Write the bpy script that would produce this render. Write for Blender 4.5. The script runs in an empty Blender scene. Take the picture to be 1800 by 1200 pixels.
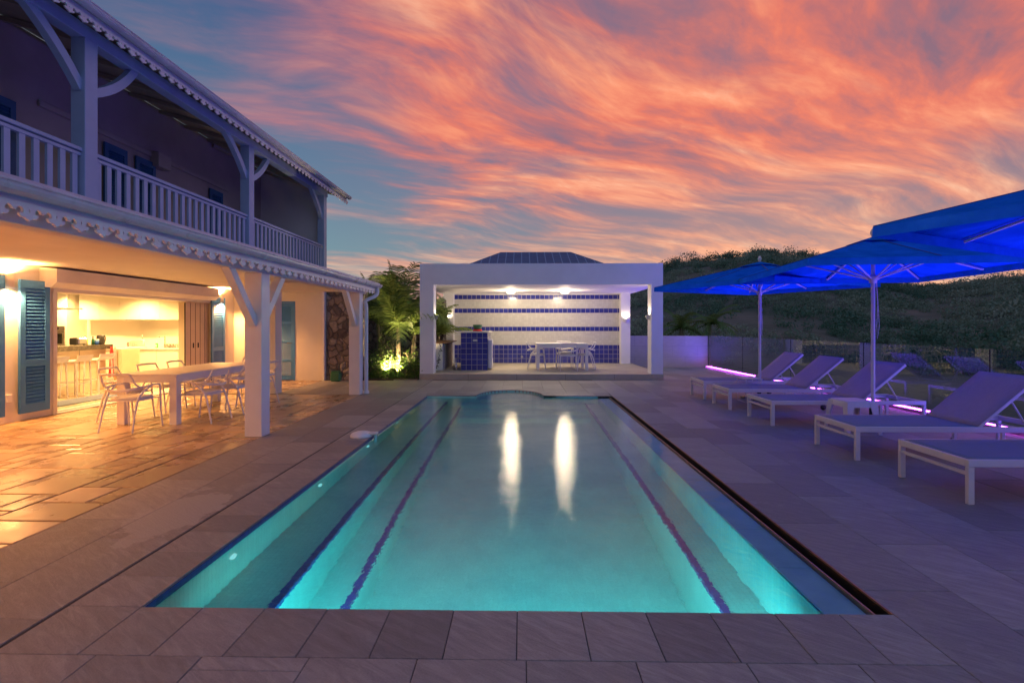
import bpy, math, random
from mathutils import noise as mn
from mathutils import Vector, Matrix
C = bpy.context.scene
COL = C.collection
R = math.radians
PI = math.pi
F = 900.0
TH = math.atan(17 / F); CT, ST = math.cos(TH), math.sin(TH)
CZ = 1.5

# ---------------------------------------------------------------- camera
cd = bpy.data.cameras.new('camera'); cam = bpy.data.objects.new('camera', cd); COL.objects.link(cam)
cam.location = (0, 0, CZ); cam.rotation_euler = (R(90), 0, TH)
cd.lens = 18; cd.sensor_width = 36; cd.shift_y = -28 / 1800
cd.clip_start = 0.05; cd.clip_end = 3000
C.camera = cam

def lin(r, g, b):
    return tuple(((c / 255) / 12.92 if c / 255 <= .04045 else ((c / 255 + .055) / 1.055) ** 2.4) for c in (r, g, b)) + (1,)

# ---------------------------------------------------------------- node helper
class NT:
    def __init__(s, tree): s.t = tree; s.n = tree.nodes; s.l = tree.links
    def new(s, ty, ins=None, **kw):
        n = s.n.new(ty)
        for k, v in kw.items(): setattr(n, k, v)
        for k, v in (ins or {}).items(): s.set(n, k, v)
        return n
    def set(s, n, k, v):
        i = n.inputs[k]
        if isinstance(v, bpy.types.NodeSocket): s.l.new(v, i)
        else: i.default_value = v
    def math(s, op, a, b=0.0, c=0.0, clamp=False):
        n = s.n.new('ShaderNodeMath'); n.operation = op; n.use_clamp = clamp
        s.set(n, 0, a); s.set(n, 1, b); s.set(n, 2, c)
        return n.outputs[0]
    def mix(s, f, a, b, blend='MIX'):
        n = s.n.new('ShaderNodeMix'); n.data_type = 'RGBA'; n.blend_type = blend
        s.set(n, 0, f); s.set(n, 6, a); s.set(n, 7, b)
        return n.outputs[2]
    def ramp(s, f, stops, interp='LINEAR'):
        n = s.n.new('ShaderNodeValToRGB'); n.color_ramp.interpolation = interp
        e = n.color_ramp.elements
        while len(e) < len(stops): e.new(.5)
        for x, (p, c) in zip(e, stops):
            x.position = p; x.color = c if len(c) == 4 else tuple(c) + (1,)
        s.set(n, 0, f)
        return n.outputs[0]
    def mr(s, v, a, b, c=0.0, d=1.0, smooth=False):
        n = s.n.new('ShaderNodeMapRange'); n.clamp = True
        if smooth: n.interpolation_type = 'SMOOTHSTEP'
        for i, q in enumerate((v, a, b, c, d)): s.set(n, i, q)
        return n.outputs[0]
    def noise(s, vec, scale, detail=3, rough=.5, dist=0.0):
        n = s.n.new('ShaderNodeTexNoise'); s.set(n, 'Vector', vec); s.set(n, 'Scale', scale)
        s.set(n, 'Detail', detail); s.set(n, 'Roughness', rough); s.set(n, 'Distortion', dist)
        return n.outputs['Fac']
    def mapping(s, vec, scale=(1, 1, 1), rot=(0, 0, 0), loc=(0, 0, 0)):
        n = s.n.new('ShaderNodeMapping'); s.set(n, 0, vec)
        n.inputs['Scale'].default_value = scale; n.inputs['Rotation'].default_value = rot; n.inputs['Location'].default_value = loc
        return n.outputs[0]

# ---------------------------------------------------------------- world: dusk sky with lit cloud streaks
W = bpy.data.worlds.new('World'); C.world = W; W.use_nodes = True
t = NT(W.node_tree); t.n.clear()
dirv = t.new('ShaderNodeTexCoord').outputs['Generated']
nrm = t.new('ShaderNodeVectorMath', {0: dirv}, operation='NORMALIZE').outputs[0]
sp = t.new('ShaderNodeSeparateXYZ', {0: nrm}); dx, dy, dz = sp.outputs
zc = t.math('ADD', t.math('MAXIMUM', dz, 0.0), .13)
cx = t.math('DIVIDE', dx, zc); cy = t.math('DIVIDE', dy, zc)
cv = t.new('ShaderNodeCombineXYZ', {0: cx, 1: cy}).outputs[0]
warp = t.new('ShaderNodeTexNoise', {'Vector': cv, 'Scale': .55, 'Detail': 2.0})
wv = t.new('ShaderNodeVectorMath', {0: warp.outputs['Color'], 1: (.5, .5, .5)}, operation='SUBTRACT').outputs[0]
wv = t.new('ShaderNodeVectorMath', {0: wv, 3: 1.0}, operation='SCALE').outputs[0]
cv2 = t.new('ShaderNodeVectorMath', {0: cv, 1: wv}, operation='ADD').outputs[0]
ang = R(-24)
m1 = t.mapping(t.mapping(cv2, rot=(0, 0, ang)), scale=(.34, 1.5, 1))
m2 = t.mapping(t.mapping(cv2, rot=(0, 0, ang)), scale=(1.1, 3.6, 1), loc=(3, 7, 0))
big = t.noise(t.mapping(cv2, loc=(8.2, 1.6, 0)), .75, 3, .55)
n1 = t.noise(m1, 1.1, 6, .55, .2)
n2 = t.noise(m2, 1.25, 5, .55, .3)
mid = t.noise(t.mapping(t.mapping(cv2, rot=(0, 0, ang)), scale=(.8, 3.0, 1), loc=(1, 2, 3)), 1.2, 6, .6)
az = t.math('DIVIDE', dx, t.math('MAXIMUM', dy, .08))
# fine ripples lying across the streaks
rip = t.noise(t.mapping(t.mapping(cv2, rot=(0, 0, R(-38))), scale=(2.6, 7.5, 1), loc=(5, 1, 2)), 1.6, 5, .6, .4)
cov = t.math('ADD', t.math('MULTIPLY', n1, .50), t.math('MULTIPLY', n2, .22))
cov = t.math('ADD', cov, t.math('MULTIPLY', big, .46))
cov = t.math('ADD', cov, t.math('MULTIPLY', rip, .10))
cov = t.math('ADD', cov, t.mr(az, -.62, -.05, -.085, .012, True))
cov = t.math('ADD', cov, t.mr(dz, .06, .30, .022, 0, True))
cov = t.math('ADD', cov, t.mr(az, .05, .5, .0, .045, True))
mask = t.mr(cov, .535, .73, 0.0, 1.0, True)
lit = t.math('ADD', t.math('MULTIPLY', mid, .60), t.math('MULTIPLY', n2, .30))
lit = t.math('ADD', lit, t.math('MULTIPLY', rip, .26))
shade = t.noise(t.mapping(t.mapping(cv2, rot=(0, 0, R(-20))), scale=(.6, 2.2, 1), loc=(11, 4, 0)), 1.5, 5, .6, .2)
cloud = t.ramp(lit, [(.42, lin(134, 98, 116)), (.51, lin(184, 104, 104)), (.59, lin(224, 116, 94)), (.67, lin(241, 144, 108)), (.78, lin(250, 184, 146))])
cloud = t.mix(t.mr(shade, .48, .68, 0, .42, True), cloud, lin(128, 98, 118))
cloud = t.mix(t.mr(az, -.60, -.05, .55, 0, True), cloud, lin(142, 112, 138))
palelow = t.ramp(lit, [(.42, lin(134, 122, 138)), (.52, lin(180, 134, 130)), (.62, lin(216, 156, 134)), (.75, lin(234, 190, 162))])
palelow = t.mix(t.mr(shade, .46, .64, 0, .5, True), palelow, lin(118, 126, 142))
cloud = t.mix(t.mr(dz, .08, .34, 0, 1, True), palelow, cloud)
blue = t.ramp(dz, [(0.0, lin(112, 142, 146)), (.10, lin(104, 144, 156)), (.25, lin(88, 118, 146)), (.5, lin(60, 88, 130)), (.9, lin(30, 50, 96))])
gapc = t.mix(t.mr(az, -.5, .35, 0, .8), blue, lin(130, 108, 126))
front = t.mix(mask, gapc, cloud)
back = t.ramp(dz, [(0, lin(134, 142, 170)), (.3, lin(124, 140, 178)), (1, lin(84, 104, 156))])
yb = t.mr(dy, -.35, .22, 0, 1, True)
high = t.mr(dz, .55, .72, 0, 1, True)
front = t.mix(high, front, lin(66, 88, 138))
# the glow fades to dusk blue far round to the right of the sunset
front = t.mix(t.mr(az, 1.02, 1.9, 0, .85, True), front, lin(96, 108, 146))
skyc = t.mix(yb, back, front)
gr = t.mix(t.mr(dz, -.03, 0.0), lin(40, 42, 50), skyc)
bg = t.new('ShaderNodeBackground', {0: gr, 1: 1.0})
nish = t.new('ShaderNodeTexSky', sky_type='NISHITA', sun_disc=False, sun_elevation=R(1), sun_rotation=R(25))
bg2 = t.new('ShaderNodeBackground', {0: nish.outputs[0], 1: .02})
add = t.new('ShaderNodeAddShader', {0: bg.outputs[0], 1: bg2.outputs[0]})
t.new('ShaderNodeOutputWorld', {0: add.outputs[0]})
W.cycles.sampling_method = 'AUTOMATIC'

vs = C.view_settings; C.display_settings.display_device = 'sRGB'
vs.view_transform = 'Standard'; vs.look = 'None'; vs.exposure = 0.13; vs.gamma = 1.0; vs.use_curve_mapping = False
C.render.engine = 'CYCLES'
C.cycles.use_denoising = True
C.cycles.max_bounces = 10; C.cycles.transmission_bounces = 8; C.cycles.transparent_max_bounces = 16
C.cycles.sample_clamp_indirect = 6; C.cycles.caustics_reflective = False; C.cycles.caustics_refractive = True
C.cycles.blur_glossy = .5

# ---------------------------------------------------------------- measuring helpers (photo pixel -> point in the place)
def ray(px, py=572):
    u = (px - 900) / F; v = (572 - py) / F
    return u * CT - ST, CT + u * ST, v
def onZ(px, py, z=0.0):
    a, b, v = ray(px, py); k = (z - CZ) / v; return a * k, b * k
def yX(px, X):          # Y where the column px meets the plane X
    a, b, v = ray(px); return X / a * b
def xY(px, Y):
    a, b, v = ray(px); return Y / b * a
def zX(px, py, X):
    a, b, v = ray(px, py); return CZ + X / a * v
def zY(px, py, Y):
    a, b, v = ray(px, py); return CZ + Y / b * v

# ---------------------------------------------------------------- mesh builder
class MB:
    def __init__(s): s.v = []; s.f = []; s.t = []; s.sm = []; s.M = None
    def add(s, vs_, fs, tint=None, smooth=False):
        o = len(s.v)
        if s.M is not None: vs_ = [tuple(s.M @ Vector(p)) for p in vs_]
        s.v += [tuple(p) for p in vs_]
        for f in fs:
            s.f.append(tuple(i + o for i in f)); s.t.append(tint); s.sm.append(smooth)
        return s
    def box(s, x0, x1, y0, y1, z0, z1, tint=None):
        if x0 > x1: x0, x1 = x1, x0
        if y0 > y1: y0, y1 = y1, y0
        if z0 > z1: z0, z1 = z1, z0
        return s.add([(x0, y0, z0), (x1, y0, z0), (x1, y1, z0), (x0, y1, z0), (x0, y0, z1), (x1, y0, z1), (x1, y1, z1), (x0, y1, z1)],
                     [(0, 3, 2, 1), (4, 5, 6, 7), (0, 1, 5, 4), (1, 2, 6, 5), (2, 3, 7, 6), (3, 0, 4, 7)], tint)
    def bbox(s, x0, x1, y0, y1, z0, z1, b=.004, tint=None):   # box with chamfered edges
        if x0 > x1: x0, x1 = x1, x0
        if y0 > y1: y0, y1 = y1, y0
        if z0 > z1: z0, z1 = z1, z0
        c = ((x0 + x1) / 2, (y0 + y1) / 2, (z0 + z1) / 2); h = ((x1 - x0) / 2, (y1 - y0) / 2, (z1 - z0) / 2)
        b = min(b, min(h) * .9)
        vs_ = []; idx = {}
        for ix in (-1, 1):
            for iy in (-1, 1):
                for iz in (-1, 1):
                    for ax in range(3):
                        q = [h[0] - b, h[1] - b, h[2] - b]; q[ax] = h[ax]
                        idx[(ix, iy, iz, ax)] = len(vs_); vs_.append((c[0] + ix * q[0], c[1] + iy * q[1], c[2] + iz * q[2]))
        fs = []
        S = [(-1, -1), (1, -1), (1, 1), (-1, 1)]
        for ax in range(3):
            o1, o2 = (ax + 1) % 3, (ax + 2) % 3
            for sg in (-1, 1):
                q = []
                for a, b2 in (S if sg > 0 else S[::-1]):
                    k = [0, 0, 0]; k[ax] = sg; k[o1] = a; k[o2] = b2; q.append(idx[(k[0], k[1], k[2], ax)])
                fs.append(tuple(q))
            for a in (-1, 1):           # edges along axis ax
                for b2 in (-1, 1):
                    def g(e, which):
                        k = [0, 0, 0]; k[ax] = e; k[o1] = a; k[o2] = b2; return idx[(k[0], k[1], k[2], which)]
                    q = (g(-1, o1), g(1, o1), g(1, o2), g(-1, o2)); fs.append(q if a * b2 > 0 else q[::-1])
        for k in S:
            for iz in (-1, 1):
                q = tuple(idx[(k[0], k[1], iz, a)] for a in range(3)); fs.append(q if k[0] * k[1] * iz > 0 else q[::-1])
        return s.add(vs_, fs, tint)
    def tube(s, pts, r, n=8, tint=None, caps=True, sq=1.0, up=None):
        P = [Vector(p) for p in pts]; m = len(P)
        rr = list(r) if hasattr(r, '__len__') else [r] * m
        T = []
        for i in range(m):
            a = P[max(i - 1, 0)]; b = P[min(i + 1, m - 1)]; T.append((b - a).normalized())
        u = Vector(up) if up else (Vector((0, 0, 1)) if abs(T[0].z) < .9 else Vector((0, 1, 0)))
        vs_ = []; 
        for i in range(m):
            u = (u - T[i] * u.dot(T[i])).normalized(); w = T[i].cross(u)
            for k in range(n):
                a = 2 * PI * (k + .5) / n
                vs_.append(P[i] + (u * math.sin(a) * sq + w * math.cos(a)) * rr[i])
        fs = []
        for i in range(m - 1):
            for k in range(n):
                k2 = (k + 1) % n
                fs.append((i * n + k, i * n + k2, (i + 1) * n + k2, (i + 1) * n + k))
        s.add(vs_, fs, tint, n > 4)
        if caps:
            s.add([vs_[k] for k in range(n)][::-1] if True else 0, [tuple(range(n))], tint)
            s.add([vs_[(m - 1) * n + k] for k in range(n)], [tuple(range(n))], tint)
        return s
    def lathe(s, c, prof, n=20, tint=None, smooth=True):
        vs_ = []; fs = []
        for (r, z) in prof:
            for k in range(n):
                a = 2 * PI * k / n; vs_.append((c[0] + r * math.cos(a), c[1] + r * math.sin(a), c[2] + z))
        for i in range(len(prof) - 1):
            for k in range(n):
                k2 = (k + 1) % n; fs.append((i * n + k, i * n + k2, (i + 1) * n + k2, (i + 1) * n + k))
        return s.add(vs_, fs, tint, smooth)
    def prism(s, poly, axis, a, b, tint=None):   # 2D polygon extruded along an axis; poly in the other two axes' order
        def P(p, q):
            return {0: (q, p[0], p[1]), 1: (p[0], q, p[1]), 2: (p[0], p[1], q)}[axis]
        n = len(poly); vs_ = [P(p, a) for p in poly] + [P(p, b) for p in poly]
        fs = [tuple(range(n))[::-1], tuple(range(n, 2 * n))] + [(i, (i + 1) % n, n + (i + 1) % n, n + i) for i in range(n)]
        return s.add(vs_, fs, tint)
    def build(s, name, mat, parent=None, recalc=False, **tags):
        me = bpy.data.meshes.new(name); me.from_pydata(s.v, [], s.f)
        if any(x is not None for x in s.t):
            ca = me.color_attributes.new('tint', 'FLOAT_COLOR', 'CORNER')
            buf = []
            for p, tt in zip(me.polygons, s.t):
                c = tt if tt is not None else .5
                c = (c, c, c, 1) if not hasattr(c, '__len__') else tuple(c)[:3] + (1,)
                buf += list(c) * p.loop_total
            ca.data.foreach_set('color', buf)
        if any(s.sm): me.polygons.foreach_set('use_smooth', s.sm)
        if mat is not None: me.materials.append(mat)
        if recalc:
            import bmesh
            bm = bmesh.new(); bm.from_mesh(me); bmesh.ops.recalc_face_normals(bm, faces=bm.faces); bm.to_mesh(me); bm.free()
        me.update()
        o = bpy.data.objects.new(name, me); COL.objects.link(o)
        if parent is not None: o.parent = parent
        for k, v in tags.items(): o[k] = v
        return o

def bez(a, b, c, d, n=8):
    o = []
    for i in range(n + 1):
        u = i / n; w = 1 - u
        o.append(tuple(w ** 3 * a[k] + 3 * w * w * u * b[k] + 3 * w * u * u * c[k] + u ** 3 * d[k] for k in range(3)))
    return o
def smoothline(pts, sub=5):     # catmull-rom
    P = [Vector(p) for p in pts]; P = [P[0] * 2 - P[1]] + P + [P[-1] * 2 - P[-2]]; o = []
    for i in range(1, len(P) - 2):
        for k in range(sub):
            u = k / sub; a, b, c, d = P[i - 1:i + 3]
            o.append(.5 * ((2 * b) + (c - a) * u + (2 * a - 5 * b + 4 * c - d) * u * u + (3 * b - a - 3 * c + d) * u ** 3))
    o.append(P[-2]); return o
def thing(name, label, cat, loc=(0, 0, 0), rz=0, group=None):
    o = bpy.data.objects.new(name, None); COL.objects.link(o); o.empty_display_size = .2
    o.location = loc; o.rotation_euler = (0, 0, rz); o['label'] = label; o['category'] = cat
    if group: o['group'] = group
    return o
def tag(o, label, cat, group=None):
    o['label'] = label; o['category'] = cat
    if group: o['group'] = group
    return o
def copy_tree(o, parent=None):
    c = o.copy(); COL.objects.link(c); c.parent = parent
    for ch in [x for x in COL.objects if x.parent == o]: copy_tree(ch, c)
    return c
def dup(o, loc, rz, label, group=None):
    c = copy_tree(o); c.location = loc; c.rotation_euler = (0, 0, rz); c['label'] = label
    if group: c['group'] = group
    return c
def struct(o): o['kind'] = 'structure'; return o

# ---------------------------------------------------------------- materials
def mat(name, base=(.5, .5, .5), rough=.5, metal=0.0, build=None, **kw):
    m = bpy.data.materials.new(name); m.use_nodes = True; t = NT(m.node_tree)
    p = t.n['Principled BSDF']; p.inputs['Base Color'].default_value = tuple(base)[:3] + (1,)
    p.inputs['Roughness'].default_value = rough; p.inputs['Metallic'].default_value = metal
    for k, v in kw.items(): p.inputs[k.replace('_', ' ')].default_value = v
    if build: build(t, p, t.new('ShaderNodeTexCoord').outputs['Object'])
    return m
def bump(t, p, h, strength=.3, dist=.01):
    b = t.new('ShaderNodeBump', {'Height': h, 'Strength': strength, 'Distance': dist}); t.set(p, 'Normal', b.outputs[0])
def mottled(name, c1, c2, rough=.6, scale=3.0, bs=.15, bscale=60, bd=.004, rvar=.08, **kw):
    def b(t, p, co):
        n = t.noise(co, scale, 5, .6)
        t.set(p, 'Base Color', t.ramp(n, [(.3, c1), (.7, c2)]))
        t.set(p, 'Roughness', t.mr(t.noise(co, scale * 2.3, 4), .3, .7, rough - rvar, rough + rvar))
        bump(t, p, t.noise(co, bscale, 4, .6), bs, bd)
    return mat(name, c1, rough, build=b, **kw)
def emit(name, col, st):
    m = bpy.data.materials.new(name); m.use_nodes = True; t = NT(m.node_tree); t.n.clear()
    e = t.new('ShaderNodeEmission', {0: tuple(col)[:3] + (1,), 1: st}); t.new('ShaderNodeOutputMaterial', {0: e.outputs[0]})
    return m
M = {}
M['plaster'] = mottled('plaster', (.66, .64, .60), (.74, .72, .68), .75, 1.2, .25, 35, .004)
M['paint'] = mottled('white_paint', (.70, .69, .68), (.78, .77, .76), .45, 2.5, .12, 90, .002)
M['bluelit_paint'] = mottled('gallery_paint_bluelit', (.32, .41, .56), (.38, .48, .64), .5, 2.5, .15, 90, .002)  # white paint darkened and blued in place of dim blue light on the gallery
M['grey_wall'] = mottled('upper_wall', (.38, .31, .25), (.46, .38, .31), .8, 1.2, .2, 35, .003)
M['pav'] = mottled('pavilion_render', (.76, .75, .75), (.83, .82, .82), .7, 1.5, .25, 40, .004)
M['roofmetal'] = mottled('roof_sheet', (.50, .50, .52), (.62, .62, .64), .32, 3, .15, 8, .006)
M['chair'] = mat('chair_plastic', (.80, .78, .75), .38)
M['cushion'] = mottled('cushion_cloth', (.72, .70, .66), (.80, .78, .74), .85, 8, .3, 300, .002)
M['alum'] = mat('lounger_frame', (.66, .61, .58), .42)
M['sling'] = None
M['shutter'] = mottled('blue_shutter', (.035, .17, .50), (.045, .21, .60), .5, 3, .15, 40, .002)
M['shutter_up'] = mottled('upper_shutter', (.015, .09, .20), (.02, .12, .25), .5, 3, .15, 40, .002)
M['dark'] = mat('dark_plastic', (.02, .02, .022), .45)
M['black'] = mat('black', (.006, .006, .006), .6)
M['steel'] = mat('steel', (.6, .6, .6), .25, 1.0)
M['wood'] = None
M['cab'] = mat('cabinet_front', (.80, .77, .70), .28)
M['cabw'] = mottled('cabinet_panel', (.62, .50, .36), (.70, .57, .42), .4, 3, .1, 40, .002)
M['red'] = mottled('red_cloth', (.55, .015, .02), (.7, .03, .03), .85, 8, .4, 60, .006)
M['greycloth'] = mottled('grey_cloth', (.35, .33, .32), (.48, .46, .44), .85, 8, .4, 60, .006)
M['green'] = mat('green_plastic', (.02, .13, .06), .4)
M['counter'] = mat('counter_top', (.75, .72, .66), .25)

def _slate(t, p, co):
    at = t.new('ShaderNodeAttribute', attribute_name='tint').outputs['Color']
    o = t.new('ShaderNodeVectorMath', {0: co, 1: t.new('ShaderNodeVectorMath', {0: at, 3: 37.0}, operation='SCALE').outputs[0]}, operation='ADD').outputs[0]
    st = t.noise(t.mapping(t.mapping(o, rot=(0, 0, R(35))), scale=(1, 5, 1)), 5, 8, .68, .6)
    fine = t.noise(o, 120, 4, .7)
    big = t.noise(co, .8, 4, .55)
    c = t.ramp(st, [(.25, (.16, .15, .138)), (.5, (.32, .30, .275)), (.75, (.52, .49, .45))])
    c = t.mix(t.mr(big, .3, .7, 0, .5), c, (.24, .223, .205, 1)) 
    c = t.mix(.3, c, t.ramp(fine, [(.3, (.13, .13, .13)), (.7, (.30, .295, .285))]))
    tv = t.new('ShaderNodeSeparateColor', {0: at}).outputs[0]
    c = t.mix(1.0, c, t.ramp(tv, [(0, (.74, .73, .72)), (1, (1.24, 1.2, 1.16))]), 'MULTIPLY')
    t.set(p, 'Base Color', c)
    t.set(p, 'Roughness', t.mr(st, .3, .7, .42, .66))
    h = t.math('ADD', t.math('MULTIPLY', st, 1.0), t.math('MULTIPLY', fine, .35))
    bump(t, p, h, .7, .009)
    # a dried splash mark by the drain, left of the pool, and faint older water marks
    sv = t.new('ShaderNodeVectorMath', {0: t.mapping(co, loc=(2.78, -4.05, 0)), 1: (2.2, 1.15, 1)}, operation='MULTIPLY').outputs[0]
    ln = t.new('ShaderNodeVectorMath', {0: sv}, operation='LENGTH').outputs['Value']
    e = t.math('ADD', ln, t.math('MULTIPLY', t.noise(co, 3.2, 6, .65), 1.9))
    mk = t.mr(e, 1.55, 1.62, 1, 0)
    old = t.mr(t.noise(co, 1.7, 6, .6), .60, .63, 0, .22)
    c2 = t.mix(t.math('MAXIMUM', t.math('MULTIPLY', mk, .55), old), c, (.42, .40, .37, 1)); t.set(p, 'Base Color', c2)
M['slate'] = mat('slate_tile', build=_slate)
def _trav(t, p, co):
    at = t.new('ShaderNodeAttribute', attribute_name='tint').outputs['Color']
    tv = t.new('ShaderNodeSeparateColor', {0: at}).outputs[0]
    o = t.new('ShaderNodeVectorMath', {0: co, 1: t.new('ShaderNodeVectorMath', {0: at, 3: 29.0}, operation='SCALE').outputs[0]}, operation='ADD').outputs[0]
    a = t.noise(o, 2.2, 5, .55, .1); b = t.noise(o, 18, 4, .6)
    c = t.ramp(a, [(.25, (.34, .22, .13)), (.5, (.47, .34, .21)), (.75, (.60, .47, .32))])
    c = t.mix(t.mr(b, .6, .8, 0, .25), c, (.16, .10, .055, 1))
    c = t.mix(1.0, c, t.ramp(tv, [(0, (.68, .66, .62)), (1, (1.25, 1.22, 1.18))]), 'MULTIPLY')
    t.set(p, 'Base Color', c)
    t.set(p, 'Roughness', t.mr(a, .3, .7, .20, .40))
    bump(t, p, t.math('ADD', a, t.math('MULTIPLY', b, .2)), .2, .005)
M['trav'] = mat('travertine', build=_trav)
M['grout'] = mottled('grout', (.05, .047, .045), (.08, .075, .07), .9, 6, .3, 80, .004)
M['grout2'] = mottled('terrace_grout', (.085, .055, .035), (.14, .095, .06), .9, 6, .3, 80, .004)
def _pool(t, p, co):
    n = t.noise(co, 1.6, 4, .6)
    c = t.ramp(n, [(.3, (.28, .62, .62)), (.7, (.46, .80, .74))])
    g = t.new('ShaderNodeTexBrick', {'Vector': co, 'Scale': 1.0, 'Brick Width': .04, 'Row Height': .04, 'Mortar Size': .0025, 'Color1': (1, 1, 1, 1), 'Color2': (.9, .93, .93, 1), 'Mortar': (.8, .84, .84, 1)}, offset=0.0)
    t.set(p, 'Base Color', t.mix(1.0, c, g.outputs['Color'], 'MULTIPLY'))
M['pool'] = mat('pool_lining', rough=.5, build=_pool)
def tiles(name, w, c1, c2, mortar, rough=.12, mort=.006, axis='xz', bs=.3, off=(0, 0, 0)):
    def b(t, p, co):
        s = t.new('ShaderNodeSeparateXYZ', {0: t.mapping(co, loc=off)})
        i = {'x': 0, 'y': 1, 'z': 2}
        if axis == 'auto':      # tiles run round a block: side faces use y, front faces x
            nx = t.new('ShaderNodeSeparateXYZ', {0: t.new('ShaderNodeNewGeometry').outputs['Normal']}).outputs
            f = t.math('GREATER_THAN', t.math('ABSOLUTE', nx[0]), .5)
            u = t.math('ADD', t.math('MULTIPLY', f, s.outputs[1]), t.math('MULTIPLY', t.math('SUBTRACT', 1.0, f), s.outputs[0])); v = s.outputs[2]
        else: u, v = s.outputs[i[axis[0]]], s.outputs[i[axis[1]]]
        vec = t.new('ShaderNodeCombineXYZ', {0: u, 1: v}).outputs[0]
        g = t.new('ShaderNodeTexBrick', {'Vector': vec, 'Scale': 1.0, 'Brick Width': w, 'Row Height': w, 'Mortar Size': mort, 'Mortar Smooth': .3, 'Color1': c1, 'Color2': c2, 'Mortar': mortar}, offset=0.0)
        t.set(p, 'Base Color', g.outputs['Color'])
        t.set(p, 'Roughness', t.mr(g.outputs['Fac'], 0, 1, rough, .7))
        wob = t.noise(co, 9, 2, .5)
        h = t.math('ADD', t.math('MULTIPLY', t.math('SUBTRACT', 1.0, g.outputs['Fac']), .5), t.math('MULTIPLY', wob, .6))
        bump(t, p, h, bs, .006)
    return mat(name, build=b)
TB1, TB2 = (.022, .028, .23, 1), (.035, .045, .31, 1)
M['bluetile'] = tiles('blue_tile', .1625, TB1, TB2, (.42, .40, .38, 1), axis='auto', off=(0, 0, -.16))
M['whitetile'] = tiles('white_tile', .08125, (.54, .53, .50, 1), (.62, .61, .57, 1), (.50, .49, .45, 1), .28, .003, off=(0, 0, -.16))
M['trimtile'] = tiles('pool_trim_tile', .10, (.006, .05, .28, 1), (.012, .08, .38, 1), (.03, .06, .25, 1), .2, .006, axis='yz')
M['roofblue'] = tiles('roof_tile', .24, (.025, .08, .17, 1), (.035, .11, .21, 1), (.26, .36, .48, 1), .6, .014, axis='xy')
M['cladding'] = None
def _clad(t, p, co):
    s = t.new('ShaderNodeSeparateXYZ', {0: co}); vec = t.new('ShaderNodeCombineXYZ', {0: s.outputs[0], 1: s.outputs[2]}).outputs[0]
    g = t.new('ShaderNodeTexBrick', {'Vector': vec, 'Scale': 1.0, 'Brick Width': .9, 'Row Height': .38, 'Mortar Size': .004, 'Color1': (.42, .39, .37, 1), 'Color2': (.50, .47, .44, 1), 'Mortar': (.25, .23, .21, 1)})
    n = t.noise(t.mapping(co, scale=(1, 1, 6)), 6, 6, .65)
    t.set(p, 'Base Color', t.mix(.35, g.outputs['Color'], t.ramp(n, [(.3, (.30, .27, .25)), (.7, (.56, .52, .50))])))
    bump(t, p, t.math('ADD', n, t.math('MULTIPLY', g.outputs['Fac'], -.6)), .3, .01)
M['cladding'] = mat('wall_cladding', rough=.6, build=_clad)
def _stone(t, p, co):
    v = t.new('ShaderNodeTexVoronoi', {'Vector': t.new('ShaderNodeVectorMath', {0: co, 1: t.new('ShaderNodeVectorMath', {0: t.new('ShaderNodeTexNoise', {'Vector': co, 'Scale': 4.0}).outputs['Color'], 3: .22}, operation='SCALE').outputs[0]}, operation='ADD').outputs[0], 'Scale': 4.8}, feature='DISTANCE_TO_EDGE')
    v2 = t.new('ShaderNodeTexVoronoi', {'Vector': t.new('ShaderNodeVectorMath', {0: co, 1: t.new('ShaderNodeVectorMath', {0: t.new('ShaderNodeTexNoise', {'Vector': co, 'Scale': 4.0}).outputs['Color'], 3: .22}, operation='SCALE').outputs[0]}, operation='ADD').outputs[0], 'Scale': 4.8})
    e = t.mr(v.outputs['Distance'], .0, .07, 0, 1, True)
    n = t.noise(co, 14, 6, .65)
    g = t.new('ShaderNodeSeparateColor', {0: v2.outputs['Color']}).outputs[0]
    c = t.ramp(g, [(0, (.12, .10, .085)), (.35, (.22, .18, .14)), (.6, (.32, .25, .18)), (1, (.42, .38, .33))])
    c = t.mix(t.mr(n, .3, .7, 0, .6), c, (.08, .075, .07, 1))
    t.set(p, 'Base Color', t.mix(e, (.075, .068, .06, 1), c))
    bump(t, p, t.math('ADD', t.math('MULTIPLY', t.mr(v.outputs['Distance'], 0, .16, 0, 1, True), 1.0), t.math('MULTIPLY', n, .3)), .9, .05)
M['stone'] = mat('rubble_stone', rough=.85, build=_stone)
def _wood(c1, c2, name):
    def b(t, p, co):
        n = t.noise(t.mapping(co, scale=(1, 12, 12)), 3, 5, .6, .5)
        t.set(p, 'Base Color', t.ramp(n, [(.3, c1), (.7, c2)])); bump(t, p, n, .15, .003)
    return mat(name, rough=.45, build=b)
M['wood'] = _wood((.20, .10, .05, 1), (.32, .17, .09, 1), 'wood_top')
def _marble(t, p, co):
    n = t.noise(co, 5, 9, .75, 1.6)
    t.set(p, 'Base Color', t.ramp(n, [(.3, (.02, .018, .016)), (.5, (.06, .052, .045)), (.7, (.16, .14, .12))]))
M['marble'] = mat('dark_marble', rough=.2, build=_marble)
def _sling(t, p, co):
    n = t.noise(t.mapping(co, scale=(1, 1, 1)), 260, 2, .5)
    c = t.mix(t.mr(n, .35, .65), (.16, .19, .25, 1), (.25, .28, .34, 1)); t.set(p, 'Base Color', c); bump(t, p, n, .25, .002)
M['sling'] = mat('sling_fabric', rough=.75, build=_sling)
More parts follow.
